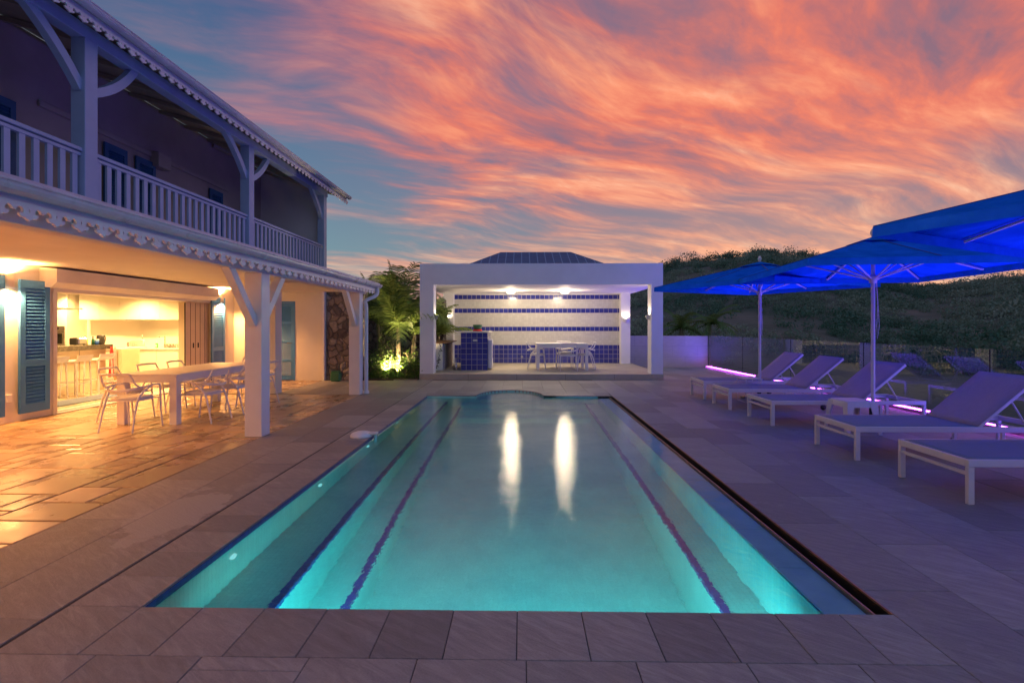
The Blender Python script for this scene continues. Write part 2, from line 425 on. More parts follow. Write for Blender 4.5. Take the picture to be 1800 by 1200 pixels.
def _sling2(t, p, co):
    n = t.noise(co, 260, 2, .5); f = t.noise(t.mapping(co, scale=(1, 8, 8)), 3, 3)
    c = t.mix(t.mr(n, .35, .65), (.30, .24, .28, 1), (.40, .33, .36, 1)); t.set(p, 'Base Color', t.mix(t.mr(f, .4, .7, 0, .3), c, (.28, .22, .27, 1))); bump(t, p, n, .25, .002)
M['sling2'] = mat('sling_back_fabric', rough=.8, build=_sling2)
# parasol cloth: woven, lets some light through
m = bpy.data.materials.new('parasol_cloth'); m.use_nodes = True; t = NT(m.node_tree); t.n.clear()
co = t.new('ShaderNodeTexCoord').outputs['Object']
nn = t.noise(co, 3, 4, .6)
colr = t.mix(t.mr(nn, .3, .7), (.008, .15, .62, 1), (.022, .24, .82, 1))
bmp = t.new('ShaderNodeBump', {'Height': t.noise(t.mapping(co, scale=(1, 1, .3)), 3.2, 5, .6), 'Strength': .5, 'Distance': .05})
d = t.new('ShaderNodeBsdfDiffuse', {0: colr, 'Normal': bmp.outputs[0]}); tr = t.new('ShaderNodeBsdfTranslucent', {0: colr, 'Normal': bmp.outputs[0]})
t.new('ShaderNodeOutputMaterial', {0: t.new('ShaderNodeMixShader', {0: .24, 1: d.outputs[0], 2: tr.outputs[0]}).outputs[0]})
M['canopy'] = m
M['seam'] = mat('canopy_seam', (.004, .07, .34), .8)
# glass panel
m = bpy.data.materials.new('fence_glass'); m.use_nodes = True; t = NT(m.node_tree); t.n.clear()
fr = t.new('ShaderNodeFresnel', {'IOR': 1.55}).outputs[0]
tr = t.new('ShaderNodeBsdfTransparent', {0: (.80, .86, .84, 1)}); gl = t.new('ShaderNodeBsdfGlossy', {0: (1, 1, 1, 1), 'Roughness': 0.0})
t.new('ShaderNodeOutputMaterial', {0: t.new('ShaderNodeMixShader', {0: t.math('MULTIPLY', fr, 1.7, clamp=True), 1: tr.outputs[0], 2: gl.outputs[0]}).outputs[0]})
M['glass'] = m
M['clearglass'] = mat('drinking_glass', (.9, .92, .9), .05, Transmission_Weight=1.0, IOR=1.2)
# water
m = bpy.data.materials.new('pool_water'); m.use_nodes = True; t = NT(m.node_tree); t.n.clear()
def co0(t): return t.new('ShaderNodeTexCoord').outputs['Object']
def h0(t):
    co = t.new('ShaderNodeTexCoord').outputs['Object']
    h = t.math('ADD', t.math('MULTIPLY', t.noise(t.mapping(co, scale=(1, 1.15, 1)), 5.5, 3, .55, .4), 1.0), t.math('ADD', t.math('MULTIPLY', t.noise(co, 15, 3, .55), .55), t.math('MULTIPLY', t.noise(t.mapping(co, scale=(1, 1.5, 1)), 42, 2, .5), .09)))
    return t.math('ADD', h, t.math('MULTIPLY', t.noise(co, 1.3, 2, .5), .8))
h = h0(t)
bmp = t.new('ShaderNodeBump', {'Height': h, 'Strength': .13, 'Distance': .022})
hs = t.math('ADD', h, t.math('MULTIPLY', t.noise(t.mapping(co0(t), scale=(1, 1.7, 1)), 34, 3, .6), .42))
bm2 = t.new('ShaderNodeBump', {'Height': hs, 'Strength': .15, 'Distance': .024})
rf = t.new('ShaderNodeBsdfRefraction', {0: (.74, .97, .96, 1), 'Roughness': .0, 'IOR': 1.31, 'Normal': bmp.outputs[0]})
gs = t.new('ShaderNodeBsdfGlossy', {0: (1, 1, 1, 1), 'Roughness': .012, 'Normal': bm2.outputs[0]})
frn = t.new('ShaderNodeFresnel', {'IOR': 1.333}).outputs[0]
t.new('ShaderNodeOutputMaterial', {0: t.new('ShaderNodeMixShader', {0: frn, 1: rf.outputs[0], 2: gs.outputs[0]}).outputs[0]})
M['water'] = m
m = bpy.data.materials.new('water_film'); m.use_nodes = True; t = NT(m.node_tree); t.n.clear()
bmp = t.new('ShaderNodeBump', {'Height': h0(t), 'Strength': .22, 'Distance': .022})
t.new('ShaderNodeOutputMaterial', {0: t.new('ShaderNodeMixShader', {0: t.new('ShaderNodeFresnel', {'IOR': 1.12, 'Normal': bmp.outputs[0]}).outputs[0], 1: t.new('ShaderNodeBsdfTransparent', {0: (.80, .95, .97, 1)}).outputs[0], 2: t.new('ShaderNodeBsdfGlossy', {'Roughness': 0.0, 'Normal': bmp.outputs[0]}).outputs[0]}).outputs[0]})
M['film'] = m
def leafmat(name, c1, c2):
    m = bpy.data.materials.new(name); m.use_nodes = True; t = NT(m.node_tree); t.n.clear()
    at = t.new('ShaderNodeAttribute', attribute_name='tint').outputs['Color']
    tv = t.new('ShaderNodeSeparateColor', {0: at}).outputs[0]
    c = t.ramp(tv, [(0, c1), (1, c2)])
    d = t.new('ShaderNodeBsdfDiffuse', {0: c}); tr = t.new('ShaderNodeBsdfTranslucent', {0: c}); gl = t.new('ShaderNodeBsdfGlossy', {0: (.6, .6, .6, 1), 'Roughness': .45})
    mx = t.new('ShaderNodeMixShader', {0: .35, 1: d.outputs[0], 2: tr.outputs[0]}); mx2 = t.new('ShaderNodeMixShader', {0: .05, 1: mx.outputs[0], 2: gl.outputs[0]})
    t.new('ShaderNodeOutputMaterial', {0: mx2.outputs[0]}); return m
M['palm'] = leafmat('palm_leaf', (.10, .17, .04), (.26, .34, .08))
M['leaf'] = leafmat('shrub_leaf', (.05, .11, .02), (.15, .24, .045))
M['scrub'] = leafmat('scrub_leaf', (.06, .16, .085), (.36, .40, .27))
M['trunk'] = mottled('palm_trunk', (.20, .15, .09), (.34, .27, .17), .8, 6, .5, 30, .01)
M['soil'] = mottled('soil', (.03, .022, .015), (.06, .045, .03), .95, 5, .6, 30, .02)
M['terrain'] = mottled('dry_ground', (.055, .085, .05), (.17, .155, .11), .95, .12, .6, 1.5, .3)

WARM = (1.0, .415, .115); WARMW = (1.0, .78, .50)
def light(kind, name, loc, energy, color, parent=None, rot=(0, 0, 0), size=.1, spot=None, blend=.5, spread=None, sy=None):
    l = bpy.data.lights.new(name, kind); l.energy = energy; l.color = color
    if kind == 'AREA':
        l.size = size
        if sy: l.shape = 'RECTANGLE'; l.size_y = sy
        if spread: l.spread = spread
    else: l.shadow_soft_size = size
    if kind == 'SPOT': l.spot_size = spot; l.spot_blend = blend
    o = bpy.data.objects.new(name, l); COL.objects.link(o); o.location = loc; o.rotation_euler = rot
    if parent is not None: o.parent = parent
    return o
exec_rng = random.Random(7)
# ================================================================ DECK, TERRACE, POOL
PX0, PX1, PY0, PY1 = -2.03, 1.87, 2.70, 10.95
rng = random.Random(3)
D = MB()
SX, SRX, SRY = -.25, .72, .95
def tile(x0, x1, y0, y1, top=0.0, g=.002, b=None):
    if x1 - x0 < .03 or y1 - y0 < .03: return
    if y1 > PY1 and y0 < PY1 + SRY + .1 and x1 > SX - SRX - .14 and x0 < SX + SRX + .14:
        n_ = max(1, int((x1 - x0) / .03)); tt = rng.random()
        for i in range(n_):
            xa, xb = x0 + g + (x1 - x0 - 2 * g) * i / n_, x0 + g + (x1 - x0 - 2 * g) * (i + 1) / n_
            q_ = max(0.0, 1 - (((xa + xb) / 2 - SX) / (SRX + .13)) ** 2)
            ye = max(y0, PY1 + (SRY + .10) * math.sqrt(q_))
            if y1 - ye > .02: D.box(xa, xb, ye, y1 - g, -.02, -.0005, tint=tt)
        return
    tz = top + rng.uniform(-.0006, .0006)
    (b or D).bbox(x0 + g, x1 - g, y0 + g, y1 - g, -.02, tz, .0025, tint=rng.random())
def tiledcols(x0, x1, y0, y1, w=.49, L=.99):
    x = x0; k = 0
    while x < x1 - .01:
        xe = min(x + w, x1); off = (k * .37) % 1 * L; y = y0 - off
        while y < y1:
            tile(x, xe, max(y, y0), min(y + L, y1)); y += L
        x = xe; k += 1
SLOT = .065
tiledcols(PX1 + SLOT, 6.62, -3.0, 18.6)
tiledcols(-2.43, PX1 + SLOT, -3.0, PY0 - .40)
tiledcols(-3.5, -2.45, -3.0, 18.0, .525)
tiledcols(-2.43, PX1 + SLOT, PY1 + .40, 14.0)
tiledcols(-5.4, -3.5, 11.1, 13.9)
# coping: left column, near row, far row
n = 25; L = (PY1 - PY0) / n
for i in range(n): tile(-2.43, PX0, PY0 + i * L, PY0 + (i + 1) * L)
for (ya, yb) in ((PY0 - .40, PY0),):
    x = PX0; 
    while x < PX1 + SLOT - .02:
        tile(x, min(x + .3345, PX1 + SLOT), ya, yb); x += .3345
tile(-2.43, PX0, PY0 - .40, PY0)
# far row leaves the half-round step open
SX, SRX, SRY = -.25, .72, .95
x = -2.43
while x < PX1 + SLOT - .02:
    xe = min(x + .3345, PX1 + SLOT)
    tile(x, xe, PY1, PY1 + .40)
    x = xe
D.box(6.6, 6.75, -3, 18.6, -.02, -.001, .4)
deck = struct(D.build('deck', M['slate']))
# curved coping round the step
B = MB(); N = 26
for i in range(N):
    a0, a1 = PI * i / N, PI * (i + 1) / N
    def q(a, k): return (SX + (SRX + k) * math.cos(a), PY1 + (SRY + k * .8) * math.sin(a))
    p = [q(a0, 0), q(a0, .26), q(a1, .26), q(a1, 0)]
    B.add([(x_, y_, .004) for x_, y_ in p] + [(x_, y_, -.05) for x_, y_ in p], [(3, 2, 1, 0), (0, 3, 7, 4), (0, 1, 5, 4)], tint=rng.random())
struct(B.build('step_coping', M['slate'], recalc=True))
# fill tiles between straight row and the curved coping
# grout bed under the tiles, with the pool and step left open
G = MB()
def sheet(x0, x1, y0, y1, z=-.0065): G.add([(x0, y0, z), (x1, y0, z), (x1, y1, z), (x0, y1, z)], [(0, 1, 2, 3)])
sheet(PX1 + SLOT, 6.75, -3, 18.8); sheet(-3.5, PX0, -3, 18.2); sheet(PX0, PX1 + SLOT, -3, PY0)
N = 26
for i in range(N):
    a0, a1 = PI * i / N, PI * (i + 1) / N
    x0_, y0_ = SX + SRX * math.cos(a0), PY1 + SRY * math.sin(a0); x1_, y1_ = SX + SRX * math.cos(a1), PY1 + SRY * math.sin(a1)
    G.add([(x0_, y0_, -.0065), (x0_, 14.3, -.0065), (x1_, 14.3, -.0065), (x1_, y1_, -.0065)], [(0, 1, 2, 3)])
sheet(PX0, SX - SRX, PY1, 14.3); sheet(SX + SRX, PX1 + SLOT, PY1, 14.3); sheet(-5.4, -3.5, 11.0, 14)
struct(G.build('grout_bed', M['grout']))
# travertine terrace in a mixed-size pattern
T_ = MB(); u = .205
nx, ny = int(4.45 / u) + 1, int(14.2 / u)
occ = [[0] * ny for _ in range(nx)]
sizes = [(2, 3), (3, 2), (2, 2), (3, 3), (2, 4), (3, 4), (1, 2), (2, 1), (4, 3)]
for j in range(ny):
    for i in range(nx):
        if occ[i][j]: continue
        rng.shuffle(sizes)
        for (w, l) in sizes + [(1, 1)]:
            if i + w <= nx and j + l <= ny and all(not occ[i + a][j + b] for a in range(w) for b in range(l)):
                for a in range(w):
                    for b in range(l): occ[i + a][j + b] = 1
                x1 = -3.505 - i * u; x0 = x1 - w * u; y0 = -3.1 + j * u; y1 = y0 + l * u
                if x0 < -7.9: x0 = -7.9
                if x1 - x0 > .05:
                    g = .006; z = [rng.uniform(-.0022, .0012) for _ in range(4)]; c = .010
                    vs_ = [(x0 + g, y0 + g, -.012), (x1 - g, y0 + g, -.012), (x1 - g, y1 - g, -.012), (x0 + g, y1 - g, -.012),
                           (x0 + g, y0 + g, z[0] - .004), (x1 - g, y0 + g, z[1] - .004), (x1 - g, y1 - g, z[2] - .004), (x0 + g, y1 - g, z[3] - .004),
                           (x0 + g + c, y0 + g + c, z[0]), (x1 - g - c, y0 + g + c, z[1]), (x1 - g - c, y1 - g - c, z[2]), (x0 + g + c, y1 - g - c, z[3])]
                    T_.add(vs_, [(0, 1, 5, 4), (1, 2, 6, 5), (2, 3, 7, 6), (3, 0, 4, 7), (4, 5, 9, 8), (5, 6, 10, 9), (6, 7, 11, 10), (7, 4, 8, 11), (8, 9, 10, 11)], tint=rng.random())
                break
for i in range(5):
    for j in range(5):
        T_.bbox(-7.9 + i * .5 + .004, -7.9 + i * .5 + .496, 11.25 + j * .53 + .004, 11.25 + j * .53 + .526, -.02, 0, .004, tint=rng.random())
struct(T_.build('terrace_paving', M['trav']))
G = MB(); G.add([(-8.3, -3.2, -.009), (-3.5, -3.2, -.009), (-3.5, 14, -.009), (-8.3, 14, -.009)], [(0, 1, 2, 3)])
struct(G.build('terrace_bed', M['grout2']))
# pool basin: walls, benches, floor
WL = -.035
P = MB()
LG = 1.62        # inner edge of the flush ledge on the right
zb1, zb2, zb3, zf = -.62, -1.15, -.78, -1.62
Y0, Y1 = PY0, PY1
def quad(*p): P.add(p, [(0, 1, 2, 3)])
def run(xs):    # list of (x,z) profile along Y0..Y1
    for (a, b) in zip(xs[:-1], xs[1:]): quad((a[0], Y0, a[1]), (b[0], Y0, b[1]), (b[0], Y1, b[1]), (a[0], Y1, a[1]))
run([(PX0, -.012), (PX0, zb1), (-1.58, zb1), (-1.58, zb2), (-1.27, zb2), (-1.27, zf), (1.33, zf), (1.33, zb3), (LG, zb3), (LG, WL - .03)])
quad((PX0, Y0, -.012), (LG, Y0, -.012), (LG, Y0, zf), (PX0, Y0, zf))
# far end: wide steps rising to the half-round
quad((PX0, Y1, -.012), (SX - SRX, Y1, -.012), (SX - SRX, Y1, zf), (PX0, Y1, zf)); quad((SX + SRX, Y1, -.012), (LG, Y1, -.012), (LG, Y1, zf), (SX + SRX, Y1, zf))
quad((SX - SRX, Y1, -.38), (SX + SRX, Y1, -.38), (SX + SRX, Y1, zf), (SX - SRX, Y1, zf))
for k, (ys, zz) in enumerate(((10.55, -.65), (10.2, -.95), (9.85, -1.25))):
    P.box(-1.26, 1.32, ys, Y1 - .001 - k * .001, zf, zz)
Nn = 24; arc = [(SX + SRX * math.cos(PI * i / Nn), PY1 + SRY * math.sin(PI * i / Nn)) for i in range(Nn + 1)]
for a, b in zip(arc[:-1], arc[1:]): P.add([(a[0], a[1], -.012), (b[0], b[1], -.012), (b[0], b[1], -.38), (a[0], a[1], -.38)], [(0, 1, 2, 3)])
P.add([(a[0], a[1], -.38) for a in arc], [tuple(range(len(arc)))])
basin = struct(P.build('pool_basin', M['pool']))
# blue tile trims along each bench edge, thin strips proud of the lining
def trim(x0, x1, z, nm='pool_trim'):
    b = MB(); b.box(x0, x1, Y0 + .003, Y1 - .003, z - .05, z + .004); struct(b.build(nm, M['trimtile']))
trim(-1.632, -1.577, zb1); trim(-1.322, -1.267, zb2); trim(1.327, 1.382, zb3)
b = MB(); b.box(PX0 + .001, PX0 + .006, Y0 + .003, Y1 - .003, -.075, -.012); struct(b.build('waterline_tile', tiles('waterline_mosaic', .05, (.01, .03, .16, 1), (.015, .05, .24, 1), (.03, .06, .2, 1), .3, .003, axis='yz')))
# submerged ledge tiles on the right and the overflow slot with its metal lips
b = MB(); y = Y0
while y < Y1 - .05:
    ye = min(y + .62, Y1); b.bbox(LG, PX1 - .012, y + .002, ye - .002, -.09, WL - .018, .003, tint=rng.random()); y = ye
struct(b.build('overflow_ledge', mottled('pool_lit_ledge', (.42, .52, .52), (.56, .66, .66), .5, 4, .4, 60, .004)))  # pool light scattered over the ledge is put into its pale teal colour
M['lip'] = mottled('bronze_lip', (.32, .19, .11), (.45, .28, .17), .4, 8, .2, 60, .002, Metallic=.6)
b = MB(); b.box(PX1 - .012, PX1 - .002, Y0, Y1, -.14, WL + .012); b.box(PX1 + SLOT - .008, PX1 + SLOT + .001, Y0, Y1, -.012, .001); struct(b.build('overflow_lip', M['lip']))
b = MB(); b.box(PX1 - .002, PX1 + SLOT - .008, Y0, Y1, -.16, -.14); b.box(PX1 + SLOT - .008, PX1 + SLOT, Y0, Y1, -.16, -.013); struct(b.build('overflow_channel', M['black']))
# water sheet
w_ = MB(); gx, gy = 2, 2
w_.add([(PX0, PY0, WL), (LG, PY0, WL), (LG, PY1, WL), (PX0, PY1, WL)], [(0, 1, 2, 3)])
w_.add([(a[0], a[1], WL) for a in arc], [tuple(range(len(arc)))])
struct(w_.build('pool_water', M['water']))
w_ = MB(); w_.add([(LG, PY0, WL), (PX1 - .012, PY0, WL), (PX1 - .012, PY1, WL), (LG, PY1, WL)], [(0, 1, 2, 3)]); struct(w_.build('ledge_water', M['film']))
# slot drain lines left of the coping
b = MB(); b.box(-2.449, -2.437, PY0 - .4, 13.9, -.02, -.004); struct(b.build('drain_slot', M['grout']))
# underwater lamps: those in the near wall are unseen, added to light the pool
M['poolglow'] = emit('added_lamp_glass', (.25, 1.0, .95), 14)
for i, x in enumerate((-1.0, 0.0, 1.0)):
    lp = thing('added_pool_lamp', 'round unseen lamp added in the near pool wall, ' + ('left one', 'middle one', 'right one')[i], 'added pool lamp', (x, PY0 + .02, -.62), 0, 'added underwater lamps')
    rim = MB(); rim.M = Matrix.Rotation(-PI / 2, 4, 'X'); rim.lathe((0, 0, 0), [(.13, -.015), (.15, -.005), (.15, .02), (.125, .025), (.12, .01)], 24); rim.build('rim', M['steel'], lp)
    le = MB(); le.M = Matrix.Rotation(-PI / 2, 4, 'X'); le.lathe((0, 0, 0), [(.12, .012), (.08, .02), (.0, .024)], 24); le.build('lens', M['poolglow'], lp)
    light('AREA', 'added_pool_light', (0, .06, 0), 15, (.07, .80, .85), lp, rot=(R(66), 0, 0), size=.3)
for i, y in enumerate((3.55, 5.1, 6.7, 8.3)):
    jt = tag(MB().build('x', None), '', '') if False else None
    b = MB(); b.M = Matrix.Translation((PX0 + .008, y, -.24)) @ Matrix.Rotation(PI / 2, 4, 'Y'); b.lathe((0, 0, 0), [(.0, .012), (.03, .010), (.036, 0), (.036, -.005)], 16)
    o = b.build('pool_light', emit('jet_glow', (.35, .95, 1.0), .75)); tag(o, ('nearest', 'second nearest', 'third nearest', 'farthest')[i] + ' small glowing spot on the left pool wall below the waterline', 'pool light', 'small lights along the left pool wall')
# ================================================================ HOUSE
house = thing('house', 'white two-storey villa with long upper gallery and lit covered terrace on the left', 'house')
WX = -7.9; PXo = -3.5; UX = -5.9
OY0, OY1, OZ = yX(93, WX), yX(373, WX), 2.14
b = MB()        # ground floor wall with the kitchen opening
b.box(WX - .25, WX, -3.2, OY0, 0, 2.9); b.box(WX - .25, WX, OY0, OY1, OZ, 2.9); b.box(WX - .25, WX, OY1, 14.15, 0, 2.9)
b.build('front_wall', M['plaster'], house)
dX0, dX1 = xY(481, 13.9), xY(517, 13.9)
eX = xY(567, 13.9)
b = MB(); b.box(WX + .002, dX0, 13.9, 14.15, 0, 2.9); b.box(dX1, eX, 13.9, 14.15, 0, 2.9); b.box(dX0, dX1, 13.9, 14.15, 2.13, 2.9)
b.build('end_wall', M['plaster'], house)
b = MB(); b.box(eX + .002, eX + .07, 13.84, 14.1, 0, 2.5); b.build('corner_strip', M['paint'], house)
# porch ceiling
b = MB(); b.box(WX, PXo - .05, -3.2, 11.45, 2.47, 2.52); b.box(WX, eX, 11.45, 13.9, 2.47, 2.52); b.build('porch_ceiling', M['plaster'], house)
# porch posts with braces
postY = [yX(424, PXo - .24), yX(609, PXo - .24), -1.4]
postY = [6.83, 11.0, 2.6 - 4.17 * .98]
BZ = 2.21
for y in postY:
    p = MB(); p.bbox(PXo - .235, PXo, y, y + .225, 0, BZ, .006).build('porch_post', M['paint'], house)
def brace(pa, pb, w, th, axis, name, par, mm, bow=0.0):
    # plank from pa to pb (2D in plane: along-axis coord, z); th = thickness across
    a = Vector(pa); c = Vector(pb); d_ = (c - a).normalized(); nrm_ = Vector((-d_.y, d_.x))
    m_ = 8; top = []; bot = []
    for i in range(m_ + 1):
        u_ = i / m_; q_ = a.lerp(c, u_) + nrm_ * (-bow * 4 * u_ * (1 - u_))
        top.append(q_ + nrm_ * w / 2); bot.append(q_ - nrm_ * w / 2)
    return [tuple(x_) for x_ in top + bot[::-1]]
def ybrace(y0, z0, y1, z1, X0, X1, par, w=.11, bow=0.0):
    mm = M['bluelit_paint'] if z0 > 3 else M['paint']
    pl = brace((y0, z0), (y1, z1), w, 0, 0, '', None, None, bow)
    MB().prism(pl, 0, X0, X1).build('brace', mm, par, recalc=True)
for y in postY:
    ybrace(y + .02, 1.52, y - .62, BZ + .05, PXo - .17, PXo - .07, house)
    if y < 10: ybrace(y + .205, 1.52, y + .82, BZ + .05, PXo - .17, PXo - .07, house)
# inner pier and beam
xi0, xi1 = xY(470, 11.1), xY(484, 11.1)
MB().bbox(xi0 - .25, xi1, 11.1, 11.4, 0, 2.47, .006).build('pier', M['plaster'], house)
MB().bbox(PXo - .20, PXo - .02, -3.2, 11.52, BZ, 2.43, .006).build('porch_beam', M['plaster'], house)
MB().bbox(xi1 - .2, PXo - .22, 11.14, 11.34, 2.25, 2.44, .005).build('cross_beam', M['plaster'], house)
# porch roof, fascia and gutter
EY = 11.78
b = MB(); b.prism([(PXo + .22, 2.43), (UX - .1, 3.02), (UX - .1, 3.06), (PXo + .22, 2.47)], 1, -3.2, EY); b.build('porch_roof', M['roofmetal'], house, recalc=True)
b = MB(); b.box(PXo + .10, PXo + .14, -3.2, EY - .03, 2.31, 2.425); b.build('fascia', M['paint'], house)
def gutter(x, z, y0, y1, r, par, mm):
    b = MB(); pr = []
    for i in range(9):
        a = PI + PI * i / 8; pr.append((x + r * math.cos(a), z + r * math.sin(a)))
    outer = pr + [(x + r + .006, z + .02), (x + r + .012, z + .012)] ; inner = [(x + (r - .008) * math.cos(PI + PI * i / 8), z + (r - .008) * math.sin(PI + PI * i / 8)) for i in range(8, -1, -1)]
    b.prism(pr + inner, 1, y0, y1); b.tube([(x + r, y0, z + .004), (x + r, y1, z + .004)], .011, 8)
    b.prism(pr, 1, y1 - .004, y1); b.build('gutter', mm, par, recalc=True)
gutter(PXo + .205, 2.42, -3.2, EY + .02, .068, house, M['roofmetal'])
# fretwork lambrequin
half = [(0, 0), (0, -.035), (.006, -.05), (0, -.068), (0, -.122), (.008, -.112), (.022, -.107), (.03, -.098), (.046, -.101), (.06, -.093), (.069, -.08), (.064, -.069), (.054, -.068), (.047, -.073), (.040, -.064), (.041, -.048), (.052, -.035), (.068, -.031), (.081, -.038), (.088, -.050), (.0945, -.057), (.1025, -.052), (.1025, 0)]
def fret(x, z, y0, y1, sc, par, th=.018):
    b = MB(); y = y0; h = .1025 * sc; n_ = len(half)
    while y < y1:
        for sg in (1, -1):
            pl = [(y + h + sg * p[0] * sc, z + p[1] * sc) for p in half]
            v_ = [(x, p[0], p[1]) for p in pl] + [(x - th, p[0], p[1]) for p in pl]
            fs = [tuple(range(n_)) if sg > 0 else tuple(range(n_))[::-1], tuple(range(n_, 2 * n_))[::-1] if sg > 0 else tuple(range(n_, 2 * n_))]
            fs += [(i, i + 1, n_ + i + 1, n_ + i) for i in range(n_ - 2)]
            b.add(v_, fs)
        y += 2 * h
    b.build('fretwork_trim', M['paint'], par, recalc=True)
fret(PXo + .165, 2.325, -1.0, EY - .12, 1.0, house)
# downpipe at the far corner post
gp = (PXo + .205, EY - .16)
pts = smoothline([(gp[0], gp[1], 2.36), (gp[0], gp[1], 2.24), (gp[0] - .03, gp[1] - .1, 2.16), (PXo + .02, 11.32, 2.04), (PXo + .06, 11.27, 1.9), (PXo + .06, 11.27, 1.2), (PXo + .06, 11.27, .06)], 6)
b = MB(); b.tube(pts, .042, 12); b.lathe((PXo + .06, 11.27, 0), [(.065, 0), (.065, .05), (.045, .06)], 16); b.build('downpipe', M['paint'], house)
# upper floor
DZ = 3.08
MB().box(WX - 5, UX + .12, -3.2, 15.75, 2.9, DZ).build('gallery_floor', M['plaster'], house)
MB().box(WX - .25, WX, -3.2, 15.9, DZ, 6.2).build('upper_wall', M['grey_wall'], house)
MB().prism([(WX, DZ), (UX - .2, DZ), (UX - .2, 5.62), (WX, 6.26)], 1, 15.35, 15.5).build('gallery_end_wall', M['plaster'], house, recalc=True)
MB().box(WX - 5, UX - .02, 14.16, 15.5, 0, 2.898).build('rear_wall', M['plaster'], house)
uY = [yX(139, UX), 0, 0]
upY = [6.83, 11.0, 15.2, 2.65]
for y in upY:
    MB().bbox(UX - .2, UX, y - .02, y + .19, DZ, 5.40, .006).build('gallery_post', M['bluelit_paint'], house)
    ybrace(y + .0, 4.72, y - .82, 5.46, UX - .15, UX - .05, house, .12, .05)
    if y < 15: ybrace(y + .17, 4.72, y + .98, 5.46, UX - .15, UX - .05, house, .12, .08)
MB().bbox(UX - .2, UX - .01, -3.2, 15.5, 5.40, 5.58, .006).build('gallery_beam', M['bluelit_paint'], house)
# railings, one per bay
RZ = 3.90
bays = [(-1.3, 2.63), (2.84, 6.81), (7.02, 10.98), (11.19, 15.18)]
for (ya, yb) in bays:
    r_ = MB().bbox(UX - .12, UX - .03, ya, yb, RZ - .05, RZ, .006).bbox(UX - .10, UX - .05, ya, yb, RZ - .11, RZ - .065, .004).bbox(UX - .10, UX - .05, ya, yb, DZ + .07, DZ + .12, .004).build('railing', M['bluelit_paint'], house)
    n_ = int((yb - ya) / .176)
    for i in range(n_):
        y = ya + (i + .5) * (yb - ya) / n_
        MB().box(UX - .092, UX - .058, y - .038, y + .038, DZ + .12, RZ - .11).build('baluster', M['bluelit_paint'], r_)
# upper roof: underside boards, rafters, roof sheet, fascia, gutter, fretwork
EZ = 5.56; ey1 = 16.35
b = MB(); b.prism([(UX + .32, EZ + .02), (WX - .1, 6.28), (WX - 4, 7.9), (WX - 4, 7.98), (WX - .1, 6.38), (UX + .32, EZ + .09)], 1, -3.2, ey1); b.build('roof', M['roofmetal'], house, recalc=True)
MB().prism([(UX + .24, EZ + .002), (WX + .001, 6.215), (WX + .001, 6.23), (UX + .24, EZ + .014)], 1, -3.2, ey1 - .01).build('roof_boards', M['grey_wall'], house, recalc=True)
y = -2.6
while y < ey1 - .3:
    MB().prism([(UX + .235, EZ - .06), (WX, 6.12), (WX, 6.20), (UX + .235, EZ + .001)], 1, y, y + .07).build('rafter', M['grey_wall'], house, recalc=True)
    y += .85
hb = MB(); hb.tube([(UX - .1, 15.2, 5.5), (WX + .05, 12.9, 6.1)], .09, 4); hb.build('hip_rafter', M['grey_wall'], house)
b = MB(); b.box(UX + .255, UX + .29, -3.2, ey1 - .04, 5.47, 5.60); b.build('fascia', M['paint'], house)
gutter(UX + .37, 5.60, -3.2, ey1, .072, house, M['roofmetal'])
fret(UX + .31, 5.49, .8, ey1 - .15, 1.0, house)
# upper shutters and door openings
def louver(par, w, h, th=.035, mm=None, splits=(.62,)):
    """shutter leaf in local coords: width along Y 0..w, height 0..h, thickness along X"""
    mm = mm or M['shutter']; fr_ = .085
    f = MB(); f.box(0, th, 0, fr_, 0, h); f.box(0, th, w - fr_, w, 0, h); f.box(0, th, fr_, w - fr_, 0, .13); f.box(0, th, fr_, w - fr_, h - .13, h)
    zs = [.13] + [h * (1 - s_) for s_ in splits] + [h - .13]
    for s_ in zs[1:-1]: f.box(0, th, fr_, w - fr_, s_ - .05, s_ + .05)
    for a, c in zip(zs[:-1], zs[1:]):
        a2 = a + (.05 if a != zs[0] else 0); c2 = c - (.05 if c != zs[-1] else 0)
        n_ = max(2, int((c2 - a2) / .052))
        for i in range(n_):
            z = a2 + (i + .5) * (c2 - a2) / n_; d_ = .026
            f.add([(.002, fr_, z + d_), (.002, w - fr_, z + d_), (th - .003, w - fr_, z - d_ * .9), (th - .003, fr_, z - d_ * .9), (.002, fr_, z + d_ + .007), (.002, w - fr_, z + d_ + .007), (th - .003, w - fr_, z - d_ * .9 + .007), (th - .003, fr_, z - d_ * .9 + .007)],
                  [(0, 1, 2, 3), (7, 6, 5, 4), (3, 2, 6, 7), (0, 4, 5, 1), (0, 3, 7, 4), (1, 5, 6, 2)])
    f.box(.003, .006, fr_ - .005, w - fr_ + .005, .1, h - .1)
    return f.build('shutter', mm, par)
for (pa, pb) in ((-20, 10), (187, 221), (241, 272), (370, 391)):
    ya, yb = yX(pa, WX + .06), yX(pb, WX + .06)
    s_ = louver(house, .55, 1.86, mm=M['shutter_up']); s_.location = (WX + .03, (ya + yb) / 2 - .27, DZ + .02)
MB().bbox(WX + .002, WX + .2, yX(263, WX), yX(286, WX), zX(275, 297, WX), zX(275, 272, WX), .01).build('wall_box', M['grey_wall'], house)
MB().bbox(WX + .002, WX + .05, 8.2, 13.6, DZ + 2.0, DZ + 2.10, .01).build('shutter_rail', M['grey_wall'], house)
# ground-floor shutters
for (pa, pb, h) in ((-60, 9, 2.14), (36, 88, 2.10), (373, 396, 2.10)):
    ya, yb = yX(pa, WX + .09), yX(pb, WX + .09)
    s_ = louver(house, yb - ya, h, .04, splits=(.63,)); s_.location = (WX + .05, ya, .12)
